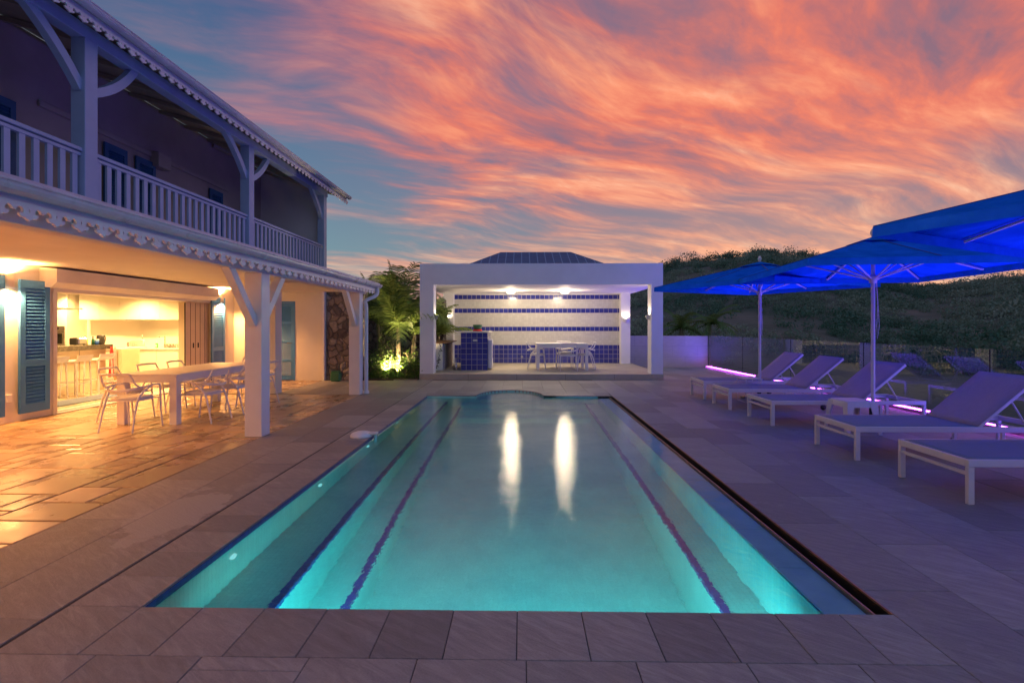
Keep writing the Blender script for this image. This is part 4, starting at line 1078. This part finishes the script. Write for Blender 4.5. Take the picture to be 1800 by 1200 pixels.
for k in range(3): b.tube([(0, 0, .04), (.13 * math.cos(k * 2.1 + .4), .13 * math.sin(k * 2.1 + .4), .008)], .008, 6)
b.build('tripod', M['dark'], o); MB().tube([(0, 0, .33), (.12, 0, .36)], .008, 6).build('handle', M['dark'], o)
# pavilion table and chairs
tx0, tx1 = xY(943, 15.3), xY(1034, 15.3)
pt = make_table('pavilion_table', 'white square table under the pavilion roof', 1.15, tx1 - tx0, .80, .09, M['chair'], 'table'); pt.location = ((tx0 + tx1) / 2, 15.85, PZ)
G2 = 'white armchairs round the pavilion table'; tcx = (tx0 + tx1) / 2
for (x, y, rz, lab) in ((xY(999, 15.25), 15.32, 0, 'white armchair in front of the pavilion table with its back to the pool'),
                        (xY(992, 16.4), 16.45, PI, 'white armchair behind the pavilion table, against the tiled wall'),
                        (tx0 + .02, 15.75, -PI / 2, 'white armchair at the left end of the pavilion table'),
                        (tx1 - .02, 15.8, PI / 2, 'white armchair at the right end of the pavilion table')):
    dup(ch, (x, y, PZ), rz, lab, G2)
o = MB().bbox(-.04, .04, 0, .006, -.04, .04, .002).build('outlet', M['steel']); o.location = (xY(917.5, 18.29), by - .007, zY(917, 627, 18.29)); tag(o, 'small grey socket on the blue tiles of the pavilion wall', 'socket')

# ================================================================ GARDEN WALL, GLASS FENCE, LED
o = MB().bbox(xY(1106, 18.6), 6.66, 18.45, 18.7, 0, 1.13, .008).build('garden_wall', M['cladding']); tag(o, 'pale stone-clad garden wall between the pavilion and the glass fence', 'garden wall')
def fx(y): return 6.66 + (18.45 - y) * .0284
fn = thing('glass_fence', 'long frameless glass balustrade behind the loungers', 'glass fence', (0, 0, 0))
seams = [18.42, 15.75, 13.1, 10.45, 7.75, 5.1, 2.45, -.2, -2.85]
for a, c in zip(seams[:-1], seams[1:]):
    b = MB(); a2, c2 = a - .012, c + .012
    q = [(fx(a2), a2), (fx(c2), c2), (fx(c2) + .014, c2), (fx(a2) + .014, a2)]
    b.add([(x_, y_, .06) for x_, y_ in q] + [(x_, y_, 1.15) for x_, y_ in q], [(0, 1, 5, 4), (3, 0, 4, 7), (4, 5, 6, 7), (1, 2, 6, 5)]); b.build('glass_panel', M['glass'], fn)
    MB().tube([(fx(a), a, .06), (fx(a), a, 1.148)], .007, 4).build('joint', M['black'], fn)
b = MB(); q = [(fx(18.42) - .02, 18.42), (fx(-2.85) - .02, -2.85), (fx(-2.85) + .04, -2.85), (fx(18.42) + .04, 18.42)]
b.add([(x_, y_, -.02) for x_, y_ in q] + [(x_, y_, .058) for x_, y_ in q], [(0, 1, 5, 4), (1, 2, 6, 5), (2, 3, 7, 6), (3, 0, 4, 7), (4, 5, 6, 7)]); b.build('base_channel', M['steel'], fn, recalc=True)
M['led'] = emit('led_glow', (.60, .085, 1.0), 17)
o = thing('led_strip', 'glowing magenta-violet strip light along the foot of the glass fence', 'strip light')
b = MB(); b.tube([(fx(18.35) - .05, 18.35, .045), (fx(-2.8) - .05, -2.8, .045)], .012, 8); b.build('glow_tube', M['led'], o)
b = MB(); b.box(6.55, 6.62, 18.36, 18.42, .0, .07); b.build('driver_box', M['paint'], o)
LA = []
for k, y in enumerate((16.0, 11.6, 7.2, 2.8)):
    LA.append(light('AREA', 'strip_light', (fx(y) - .075, y, .06), 88, (.10, .075, 1.0), o, rot=(0, R(146), 0), size=.03, sy=4.2, spread=R(125)))

# ================================================================ LOUNGERS
def make_lounger():
    o = thing('sun_lounger', 'x', 'sun lounger', (0, 0, 0), 0, 'white framed sun loungers in a row')
    W2 = .385; H_ = .375; L_ = 2.30; hx = 1.36
    # long rails along X
    for s_ in (-1, 1): MB().bbox(0, L_, s_ * W2 - .0175, s_ * W2 + .0175, H_ - .06, H_, .004).build('side_rail', M['alum'], o)
    MB().bbox(.002, .035, -W2 + .018, W2 - .018, H_ - .062, H_ - .002, .004).bbox(.006, .032, -W2 + .018, W2 - .018, H_ - .135, H_ - .105, .003).build('foot_rail', M['alum'], o)
    MB().bbox(L_ - .036, L_ - .002, -W2 + .018, W2 - .018, H_ - .062, H_ - .002, .004).build('head_rail', M['alum'], o)
    for s_ in (-1, 1):
        MB().bbox(-.001, .052, s_ * W2 - .0185, s_ * W2 + .0185, 0, H_ - .061, .004).build('leg', M['alum'], o)
        MB().bbox(L_ - .045, L_ - .001, s_ * W2 - .0185, s_ * W2 + .0185, .0, H_ - .061, .004).build('leg', M['alum'], o)
        w = MB(); w.M = Matrix.Translation((L_ - .62, s_ * (W2 - .04), .05)) @ Matrix.Rotation(PI / 2, 4, 'X'); w.lathe((0, 0, 0), [(0, -.015), (.045, -.015), (.05, 0), (.045, .015), (0, .015)], 16); w.build('wheel', M['dark'], o)
        MB().bbox(L_ - .64, L_ - .60, s_ * (W2 - .065) - .012, s_ * (W2 - .065) + .012, .05, H_ - .06, .003).build('wheel_leg', M['alum'], o)
    b = MB(); n_ = 8
    for i in range(n_ + 1):
        pass
    vs_ = []; fs = []
    for i in range(13):
        x = .036 + (hx - .036) * i / 12
        for j in range(7):
            v = j / 6 * 2 - 1; vs_.append((x, v * (W2 - .016), H_ + .002 - .014 * (1 - v * v) * math.sin(PI * min(1, i / 12 + .05))))
    for i in range(12):
        for j in range(6): a = i * 7 + j; fs.append((a, a + 7, a + 8, a + 1))
    b.add(vs_, fs, smooth=True); s0 = b.build('sling_seat', M['sling'], o); so = s0.modifiers.new('s', 'SOLIDIFY'); so.thickness = .006
    an = R(40); ca, sa = math.cos(an), math.sin(an); BL = .86
    b = MB()
    for s_ in (-1, 1):
        y = s_ * (W2 - .035); b.add([(hx, y - .014, H_ - .01), (hx, y + .014, H_ - .01), (hx + BL * ca, y + .014, H_ - .01 + BL * sa), (hx + BL * ca, y - .014, H_ - .01 + BL * sa),
                                     (hx + .03 * sa, y - .014, H_ - .01 - .03 * ca), (hx + .03 * sa, y + .014, H_ - .01 - .03 * ca), (hx + BL * ca + .03 * sa, y + .014, H_ - .01 + BL * sa - .03 * ca), (hx + BL * ca + .03 * sa, y - .014, H_ - .01 + BL * sa - .03 * ca)],
                                    [(0, 1, 2, 3), (4, 7, 6, 5), (0, 3, 7, 4), (1, 5, 6, 2), (3, 2, 6, 7), (0, 4, 5, 1)])
    b.tube([(hx + BL * ca, -W2 + .03, H_ - .02 + BL * sa), (hx + BL * ca, W2 - .03, H_ - .02 + BL * sa)], .014, 8)
    b.tube([(hx, -W2 + .01, H_ - .02), (hx, W2 - .01, H_ - .02)], .014, 8)
    b.build('back_frame', M['alum'], o)
    vs_ = []; fs = []
    for i in range(11):
        r_ = BL * i / 10
        for j in range(7):
            v = j / 6 * 2 - 1; sg = .014 * (1 - v * v) * math.sin(PI * i / 10)
            vs_.append((hx + r_ * ca + sg * sa, v * (W2 - .022), H_ + .0 + r_ * sa - sg * ca + .004))
    for i in range(10):
        for j in range(6): a = i * 7 + j; fs.append((a, a + 7, a + 8, a + 1))
    b = MB(); b.add(vs_, fs, smooth=True); s0 = b.build('sling_back', M['sling2'], o); so = s0.modifiers.new('s', 'SOLIDIFY'); so.thickness = .006
    b = MB()
    for s_ in (-1, 1): b.tube([(hx + .52 * ca, s_ * (W2 - .08), H_ + .50 * sa), (hx + .62, s_ * (W2 - .08), H_ - .05)], .011, 6)
    b.tube([(hx + .62, -W2 + .02, H_ - .05), (hx + .62, W2 - .02, H_ - .05)], .011, 6)
    b.build('prop', M['alum'], o)
    return o
lg = make_lounger()
spots = [(3.74, 4.76, 'nearest sun lounger, cut off by the right edge of the picture'),
         (3.71, 6.16, 'second nearest sun lounger, whose large tilted back stands full in view at the right'),
         (3.73, 8.13, 'middle sun lounger of the five, just beyond the white plastic stool'),
         (3.68, 9.56, 'second farthest sun lounger, in front of the wire side table'),
         (3.69, 10.86, 'farthest sun lounger, beside the end of the glowing strip')]
for i, (x, y, lab) in enumerate(spots):
    if i == 0: lg.location = (x, y, 0); lg['label'] = lab
    else: dup(lg, (x, y, 0), (0, .0, .01, -.008, .006)[i], lab)
# wire side table
o = thing('side_table', 'white wire-framed side table between the two farthest loungers', 'side table', (4.33, 9.99, 0))
MB().bbox(0, .33, 0, .42, .455, .475, .004).build('table_top', M['alum'], o)
for y_ in (.01, .41):
    MB().tube([(.015, y_, .455), (.015, y_, .01), (.315, y_, .01), (.315, y_, .455)], .010, 6).build('leg_frame', M['alum'], o)
MB().tube([(.015, .01, .01), (.015, .41, .01)], .010, 6).build('floor_bar', M['alum'], o)
# plastic stool
o = thing('plastic_stool', 'white plastic stool with rounded top and splayed legs between two loungers', 'stool', (4.67, 7.33, 0), .05)
b = MB(); rings = []
def sqr(h_, z, r_):
    pts = []
    for cxx, cyy, a0 in ((1, 1, 0), (-1, 1, 90), (-1, -1, 180), (1, -1, 270)):
        for k in range(5): a_ = R(a0 + 90 * k / 4); pts.append((cxx * (h_ - r_) + r_ * math.cos(a_), cyy * (h_ - r_) + r_ * math.sin(a_), z))
    return pts
for h_, z, r_ in ((.21, .37, .05), (.205, .44, .05), (.195, .455, .05), (.185, .458, .05), (.12, .455, .03)): rings.append(sqr(h_, z, r_))
vs_ = [q for r_ in rings for q in r_]; n_ = 20
fs = [(i * n_ + k, i * n_ + (k + 1) % n_, (i + 1) * n_ + (k + 1) % n_, (i + 1) * n_ + k) for i in range(4) for k in range(n_)] + [tuple(range(4 * n_, 5 * n_))]
b.add(vs_, fs, smooth=True); b.build('top', M['alum'], o)
for sx in (-1, 1):
    for sy in (-1, 1):
        b = MB()
        b.add([(sx * .208, sy * .208, .44), (sx * .10, sy * .208, .44), (sx * .208, sy * .10, .44), (sx * .25, sy * .25, 0), (sx * .205, sy * .25, 0), (sx * .25, sy * .205, 0),
               (sx * .200, sy * .200, .44), (sx * .10, sy * .198, .44), (sx * .198, sy * .10, .44), (sx * .24, sy * .24, 0), (sx * .205, sy * .24, 0), (sx * .24, sy * .205, 0)],
              [(0, 1, 4, 3), (0, 3, 5, 2), (6, 9, 10, 7), (6, 8, 11, 9), (1, 7, 10, 4), (2, 5, 11, 8), (3, 4, 10, 9, 11, 5)]); b.build('leg', M['alum'], o, recalc=True)

# ================================================================ PARASOLS
def make_parasol(half_, rim, peak, hubz):
    o = thing('parasol', 'x', 'parasol', (0, 0, 0), 0, 'blue parasols over the loungers')
    n_ = 24
    def zf_(x, y):      # taut cloth: ribs to corners and mid edges straight, panels sag between
        u_ = max(abs(x), abs(y)); th = math.atan2(y, x); s_ = abs(math.sin(4 * th)) 
        return peak - (peak - rim) * (u_ ** 1.02) - .13 * u_ * s_ * s_ * (1 - u_ ** 3)
    vs_ = []; fs = []
    for i in range(n_ + 1):
        for j in range(n_ + 1):
            x = i / n_ * 2 - 1; y = j / n_ * 2 - 1; vs_.append((x * half_, y * half_, zf_(x, y)))
    for i in range(n_):
        for j in range(n_):
            a = i * (n_ + 1) + j; p4 = (a, a + n_ + 1, a + n_ + 2, a + 1)
            if (i < n_ / 2) == (j < n_ / 2): fs += [(p4[0], p4[1], p4[2]), (p4[0], p4[2], p4[3])]
            else: fs += [(p4[0], p4[1], p4[3]), (p4[1], p4[2], p4[3])]
    b = MB(); b.add(vs_, fs, smooth=True); cn = b.build('canopy', M['canopy'], o); so = cn.modifiers.new('s', 'SOLIDIFY'); so.thickness = .004; so.offset = 1
    b = MB()
    for k in range(8):      # sewn seams over the ribs
        a_ = k * PI / 4; ex = half_ * max(-1, min(1, math.cos(a_) * 1.4142)) if k % 2 else half_ * math.cos(a_); ey = half_ * max(-1, min(1, math.sin(a_) * 1.4142)) if k % 2 else half_ * math.sin(a_)
        b.tube([(ex * q_, ey * q_, zf_(ex * q_ / half_, ey * q_ / half_) + .004) for q_ in (.16, .4, .6, .8, .999)], .009, 4)
    b.build('seam', M['seam'], cn)
    # valance
    b = MB(); ring = []
    for k in range(4 * n_):
        s_, r_ = divmod(k, n_); tt = r_ / n_ * 2 - 1
        x, y = ((tt, -1), (1, tt), (-tt, 1), (-1, -tt))[s_]; ring.append((x, y))
    vs_ = []; m_ = len(ring)
    for (x, y) in ring:
        z = zf_(x, y); vs_.append((x * half_ * 1.002, y * half_ * 1.002, z + .003)); vs_.append((x * half_ * 1.004, y * half_ * 1.004, z - .085))
    fs = [(2 * k, 2 * k + 1, (2 * k + 3) % (2 * m_), (2 * k + 2) % (2 * m_)) for k in range(m_)]
    b.add(vs_, fs, smooth=False); b.build('valance', M['canopy'], cn)
    # vent cap
    b = MB(); q = .26
    b.add([(-q, -q, peak - .055), (q, -q, peak - .055), (q, q, peak - .055), (-q, q, peak - .055), (0, 0, peak + .035)], [(0, 1, 4), (1, 2, 4), (2, 3, 4), (3, 0, 4), (3, 2, 1, 0)]); b.build('vent_cap', M['canopy'], o)
    MB().lathe((0, 0, peak + .025), [(.018, 0), (.02, .02), (.035, .05), (.035, .08), (.018, .12), (0, .13)], 14).build('finial', M['alum'], o)
    MB().tube([(0, 0, 0.02), (0, 0, peak + .025)], .027, 14).build('pole', M['alum'], o)
    hb_ = MB().lathe((0, 0, hubz), [(.03, -.06), (.05, -.05), (.05, -.02), (.08, -.005), (.08, .03), (.045, .05), (.03, .07)], 16).build('hub', M['alum'], o)
    for k in range(8):
        a = k * PI / 4; e = half_ * (1 if k % 2 == 0 else math.sqrt(2)) * .98
        cx_, cy_ = math.cos(a), math.sin(a); uu = .98
        z1 = peak - (peak - rim) * uu - .028
        rb = MB().tube([(.03 * cx_, .03 * cy_, peak - .04), (e * cx_, e * cy_, z1)], .015, 6).build('rib', M['alum'], o)
        m1_ = .52; sp_ = (e * m1_ * cx_, e * m1_ * cy_, peak - (peak - rim) * uu * m1_ - .035)
        MB().tube([(.07 * cx_, .07 * cy_, hubz + .01), sp_], .012, 6).build('strut', M['alum'], rb)
    MB().tube([(.05, 0, hubz - .05), (.075, .01, 1.75), (.085, 0, 1.5), (.06, 0, 1.3), (.05, 0, 1.5), (.065, 0, 1.8), (.045, 0, hubz - .05)], .004, 5).build('cord', M['alum'], o)
    bs = MB().bbox(-.26, .26, -.26, .26, 0, .05, .01).build('base', M['steel'], o); MB().lathe((0, 0, .05), [(.05, 0), (.05, .28), (.03, .3)], 14).build('sleeve', M['dark'], o)
    return o
pr = make_parasol(1.47, 2.32, 2.77, 2.18)
pr.location = (5.16, 7.62, 0); pr.rotation_euler = (0, 0, -.126); pr['label'] = 'blue parasol beside the plastic stool, its struts and hub fully in view'
dup(pr, (4.86, 10.55, 0), .46, 'farthest and smallest looking blue parasol, beside the wire side table')
dup(pr, (4.92, 3.72, 0), .49, 'nearest blue parasol, only its canopy edge reaching in at the right')

# pool alarm on coping
o = thing('pool_alarm', 'beige dome-shaped pool alarm on the left coping, its probe in the water', 'pool alarm', (-2.17, 6.9, 0), 0)
b = MB(); b.lathe((0, 0, 0), [(.14, 0), (.15, .015), (.13, .045), (.08, .062), (0, .066)], 22); ob = b.build('body', M['chair'], o); ob.scale = (1, 1.15, 1)
MB().bbox(.10, .22, -.05, .05, .025, .06, .012).build('arm', M['alum'], o); MB().tube([(.19, 0, .03), (.19, 0, -.18)], .018, 10).build('probe', mat('probe_plastic', (.4, .75, .75), .3), o)
# green bin
o = thing('green_container', 'small dark green plastic container at the foot of the rubble wall', 'container', (xY(592, 13.75), 13.7, 0))
MB().bbox(-.13, .13, -.1, .1, 0, .24, .03).build('body', M['green'], o); MB().bbox(-.11, .11, -.08, .08, .241, .28, .015).build('lid', M['green'], o)

# ================================================================ PLANTS
b = MB(); b.box(-5.3, px0 - .02, 14.0, 17.3, -.05, .03); 
bed = struct(b.build('garden_bed', M['soil']))
b = MB(); b.box(-3.5, px0 - .02, 13.92, 14.0, -.05, .02, tint=.5); struct(b.build('bed_kerb', M['slate']))
def leafquad(b, p, d, w, l, rg, tint, nrm_=None):
    d = d.normalized(); s_ = d.cross(nrm_ or Vector((rg.uniform(-1, 1), rg.uniform(-1, 1), rg.uniform(-1, 1)))); 
    if s_.length < 1e-3: s_ = Vector((1, 0, 0))
    s_.normalize(); s_ *= w / 2
    b.add([p, p + d * l * .5 + s_, p + d * l, p + d * l * .5 - s_], [(0, 1, 2, 3)], tint)
def palm(loc, h, lean, nf, fl, seed, label):
    rg = random.Random(seed); o = thing('palm_tree', label, 'palm tree', loc, 0, 'palms in the garden bed')
    pts = [(lean[0] * (i / 8) ** 1.6, lean[1] * (i / 8) ** 1.6, h * i / 8) for i in range(9)]
    b = MB(); fine = smoothline(pts, 4); rr = [(.085 - .035 * i / (len(fine) - 1)) * (1 + .07 * (i % 2)) for i in range(len(fine))]
    b.tube(fine, rr, 12); b.build('trunk', M['trunk'], o)
    top_ = Vector(pts[-1]); b = MB()
    for f in range(nf):
        a = f * 2.399 + rg.uniform(-.2, .2); el = R(rg.uniform(25, 80) if f > 6 else rg.uniform(66, 87)); L = fl * rg.uniform(.8, 1.12)
        d = Vector((math.cos(a) * math.cos(el), math.sin(a) * math.cos(el), math.sin(el))); p = top_.copy(); ps = [p.copy()]; n_ = 20
        dr = rg.uniform(.05, .11)
        for i in range(n_):
            d = (d + Vector((0, 0, -dr * (.35 + i / n_ * 1.5)))).normalized(); p = p + d * L / n_; ps.append(p.copy())
        b.tube(ps, [.012 * (1 - i / (n_ + 3)) for i in range(n_ + 1)], 4, tint=.9, caps=False)
        for i in range(3, n_ + 1):
            tdir = (ps[i] - ps[i - 1]).normalized(); side = tdir.cross(Vector((0, 0, 1)))
            if side.length < .05: side = Vector((1, 0, 0))
            side.normalize(); ll = L * .34 * math.sin(PI * (.12 + .84 * i / (n_ + 1))) ** .7
            for sg in (-1, 1):
                for q in (0, .5):
                    pp = ps[i] - (ps[i] - ps[i - 1]) * q
                    ld = (side * sg * 1.0 + tdir * .75 + Vector((0, 0, rg.uniform(-.38, .05)))).normalized()
                    w = side.cross(tdir).normalized()
                    p1 = pp + ld * ll * .5; p2 = pp + ld * ll + Vector((0, 0, -ll * .22))
                    wv_ = tdir * .017
                    b.add([pp - wv_, pp + wv_, p1 + wv_, p1 - wv_, p2], [(0, 1, 2, 3), (3, 2, 4)], tint=rg.uniform(0, 1))
    b.build('crown', M['palm'], o)
    return o
palm((xY(700, 14.7), 14.7, .03), 1.4, (-.02, .1), 17, 1.85, 11, 'tallest palm with pale trunk lit from below, left of the pavilion')
palm((xY(724, 15.3), 15.3, .03), 1.15, (.02, .3), 12, 1.2, 12, 'slender palm leaning towards the pavilion column')
palm((xY(668, 16.3), 16.3, .03), 1.5, (-.1, .1), 11, 1.8, 13, 'shaded palm behind the others near the rubble wall')
palm((xY(768, 17.0), 17.0, .03), 1.1, (.05, 0), 13, 1.3, 14, 'small palm seen through the open left side of the pavilion')
def shrub(loc, r, h, n_, seed, label, s=1.0):
    rg = random.Random(seed); o = thing('shrub', label, 'shrub', loc, 0, 'shrubs in the garden bed')
    b = MB(); tips = []
    for i in range(16):
        a = rg.uniform(0, 2 * PI); rr = r * rg.uniform(.2, 1); e = Vector((rr * math.cos(a), rr * math.sin(a), h * rg.uniform(.5, 1.1)))
        mid_ = Vector((e.x * .4, e.y * .4, e.z * .6)); b.tube([(0, 0, 0), mid_, e], [.01, .006, .003], 4); tips.append((mid_, e))
    b.build('stem', M['trunk'], o); b = MB()
    for i in range(n_):
        m_, e = tips[rg.randrange(len(tips))]; p = m_.lerp(e, rg.uniform(-.4, 1.1)) + Vector([rg.gauss(0, .07) for _ in range(3)])
        if p.z < .02: p.z = abs(p.z) + .02
        leafquad(b, p, Vector((rg.gauss(0, 1), rg.gauss(0, 1), rg.uniform(-.3, 1))), rg.uniform(.02, .04) * s, rg.uniform(.05, .09) * s, rg, rg.random())
    b.build('foliage', M['leaf'], o)
sx_ = [(650, 14.6, .4, .5), (668, 14.35, .32, .55), (684, 14.5, .36, .62), (712, 14.35, .32, .5), (730, 14.4, .25, .42), (690, 15.2, .4, 1.1), (655, 15.4, .45, .8), (725, 15.0, .3, .65), (672, 15.1, .35, 1.2)]
labs = ['leafy shrub beside the downpipe', 'small bright shrub second from the downpipe', 'brightly lit shrub just left of the tall palm trunk', 'low shrub just right of the tall palm trunk', 'low dark shrub against the pavilion column', 'tall thin shrub behind the tall palm trunk', 'dark shrub near the rubble wall', 'shrub under the leaning palm', 'tallest thin shrub left of the palm trunk']
for i, (px, y, r_, h) in enumerate(sx_): shrub((xY(px, y), y, .03), r_, h, 420, 40 + i, labs[i])
b = MB(); rg = random.Random(77)
for i in range(2600):
    x = rg.uniform(-4.7, px0 - .1); y = rg.uniform(14.02, 15.4); leafquad(b, Vector((x, y, rg.uniform(.03, .16))), Vector((rg.gauss(0, 1), rg.gauss(0, 1), rg.uniform(0, 1.2))), .03, .07, rg, rg.random() * .7)
o = b.build('ground_cover', M['leaf']); o['kind'] = 'stuff'; o['label'] = 'low leafy ground cover along the garden bed edge'
for i, (px, y, e) in enumerate(((680, 14.25, 18), (700, 14.42, 16))):
    o = thing('garden_spot', ('left', 'right')[i] + ' small bright garden uplight among the shrubs', 'garden light', (xY(px, y), y, .03), 0, 'garden uplights')
    b = MB(); b.M = Matrix.Rotation(R(-20), 4, 'X'); b.lathe((0, 0, .03), [(.02, 0), (.035, .02), (.038, .08), (.033, .08)], 14); b.build('housing', M['dark'], o)
    b = MB(); b.M = Matrix.Rotation(R(-20), 4, 'X'); b.lathe((0, 0, .03), [(.033, .07), (0, .075)], 14); b.build('lens', emit('uplight', (1, .72, .35), 15), o)
    light('SPOT', 'uplight_beam', (0, -.03, .16), e * 22, (1, .74, .38), o, rot=(R(180 - 14), 0, 0), size=.03, spot=R(120), blend=.8)

# ================================================================ TERRAIN, HILL
G = MB(); s_ = 1500
G.add([(-s_, -s_, -4.5), (s_, -s_, -4.5), (s_, s_, -4.5), (-s_, s_, -4.5)], [(0, 1, 2, 3)]); struct(G.build('ground', M['terrain']))
b = MB(); b.box(-14.4, -2.36 + .3, -3.3, 13.8, -4.4, -1.8) ; b.box(-14.4, 6.95, -3.3, 19.2, -4.4, -1.8)
b = MB(); b.box(6.82, 7.3, -3.3, 18.8, -4.5, -.03); b.box(-5.4, 7.3, 18.8, 19.2, -4.5, -.03); b.box(-14.4, 7.3, -3.7, -3.2, -4.5, -.03); struct(b.build('retaining_edge', M['stone']))
ridge = [(-1500, 560), (-600, 560), (300, 556), (700, 548), (900, 535), (1000, 515), (1100, 487), (1165, 464), (1200, 453), (1250, 447), (1300, 442), (1345, 439), (1390, 442), (1430, 447), (1490, 464), (1560, 487), (1620, 499), (1700, 495), (1800, 489), (2000, 492), (2400, 515), (3200, 535)]
def ry(px):
    return ry0(px) + 7 + 5 * mn.noise(Vector((px * .012, 3.3, 0))) + 3 * mn.noise(Vector((px * .04, 7.3, 0)))
def ry0(px):
    for (a, ya), (c, yc) in zip(ridge[:-1], ridge[1:]):
        if px <= c: return ya + (yc - ya) * (px - a) / (c - a)
    return ridge[-1][1]
RR = 150.0
def hill(px, r):
    a, bb, v = ray(px, ry(px)); hl = math.hypot(a, bb); k = r / hl
    top_ = CZ + v / hl * RR
    t_ = max(0, min(1, (r - 32) / (RR - 32))); s_ = t_ ** 1.15
    z = -4.0 + (top_ + 4.0) * s_
    if r > RR: z = top_ - (r - RR) * .25
    x, y = a * k, bb * k
    z += (mn.noise(Vector((x * .05, y * .05, 0))) * 2.2 + mn.noise(Vector((x * .15, y * .15, 5))) * .7) * t_ * (1 if r < RR * .98 else .4)
    return x, y, z
b = MB(); pxs = [-1500 + i * 25 for i in range(0, 185)]; rs = [24, 32] + [32 + (RR - 32) * i / 26 for i in range(1, 27)] + [RR + 10, RR + 40]
vs_ = [hill(p, r) for r in rs for p in pxs]; m_ = len(pxs)
vs_ = [(x, y, (z if r_ > 25 else -4.6)) for (x, y, z), r_ in zip(vs_, [r for r in rs for _ in pxs])]
b.add(vs_, [(i * m_ + j, i * m_ + j + 1, (i + 1) * m_ + j + 1, (i + 1) * m_ + j) for i in range(len(rs) - 1) for j in range(m_ - 1)], smooth=True)
struct(b.build('hill', M['terrain']))
rg = random.Random(21); b = MB()
def bush(c, r, n_, tb):
    c = Vector(c)
    for k in range(n_):
        d = Vector((rg.gauss(0, 1), rg.gauss(0, 1), rg.gauss(0, .8) + .25)).normalized(); p = c + d * r * rg.uniform(.45, 1.05); p.z = c.z + (p.z - c.z) * .8
        sz = min(r * rg.uniform(.07, .17), .20); nd = (d + Vector((rg.gauss(0, .6), rg.gauss(0, .6), rg.gauss(0, .6)))).normalized()
        s1 = nd.cross(Vector((rg.gauss(0, 1), rg.gauss(0, 1), rg.gauss(0, 1)))).normalized() * sz; s2 = nd.cross(s1).normalized() * sz * rg.uniform(.5, 1)
        b.add([p - s1, p + s2, p + s1, p - s2 * .8], [(0, 1, 2, 3)], tint=min(1, max(0, tb + rg.gauss(0, .10))))
cnt = 0
while cnt < 4700:
    px = rg.uniform(1030, 2150); r = 46 + (RR + 2 - 46) * rg.random() ** .72
    x, y, z = hill(px, r); sz = rg.uniform(.35, 1.0) * (.6 + r / 150) * (1.0 + .9 * (rg.random() > .93))
    if mn.noise(Vector((x * .09, y * .09, 40))) < -.16 and rg.random() < .8: cnt += 1; continue
    tb = .38 + .75 * mn.noise(Vector((x * .045, y * .045, 9))) + .4 * mn.noise(Vector((x * .15, y * .15, 3))) + rg.uniform(-.2, .28)
    bush((x, y, z + sz * .35), sz, 80 if r > 70 else 95, tb); cnt += 1
for i in range(260):      # ridge line trees, uneven
    px = rg.uniform(1120, 1950); x, y, z = hill(px, RR - rg.uniform(0, 4)); sz = rg.uniform(.7, 1.5) * (1.7 if rg.random() > .8 else 1); bush((x, y, z + sz * .6), sz, 90, rg.uniform(.1, .5))
o = b.build('hillside_scrub', M['scrub']); o['kind'] = 'stuff'; o['label'] = 'dense dark scrub covering the hillside beyond the fence'
# a few larger palms / trees at the hill foot
def farpalm(px, r_, zt, seed, label):
    rg = random.Random(seed); x, y, z = hill(px, r_); o = thing('far_palm', label, 'palm tree', (x, y, z - .3), 0, 'palms at the foot of the hill')
    h = zt - z; MB().tube([(0, 0, 0), (.3, .1, h * .5), (.4, .1, h)], [.22, .16, .13], 8).build('trunk', M['trunk'], o)
    b = MB()
    for f in range(16):
        a = f * 2.4; el = R(rg.uniform(0, 70)); d = Vector((math.cos(a) * math.cos(el), math.sin(a) * math.cos(el), math.sin(el))); p = Vector((.4, .1, h)); L = rg.uniform(2, 2.8)
        for i in range(12):
            d = (d + Vector((0, 0, -.12))).normalized(); q = p + d * L / 12; sd = d.cross(Vector((0, 0, 1))).normalized()
            for sg in (-1, 1):
                e = q + (sd * sg + d * .6 + Vector((0, 0, -.4))).normalized() * .55; b.add([p, q, e], [(0, 1, 2)], tint=rg.random() * .5)
            p = q
    b.build('crown', M['palm'], o)
farpalm(1190, 42, 1.6, 1, 'leftmost small palm beyond the garden wall at the foot of the hill')
farpalm(1240, 44, 1.9, 2, 'second small palm beyond the garden wall')
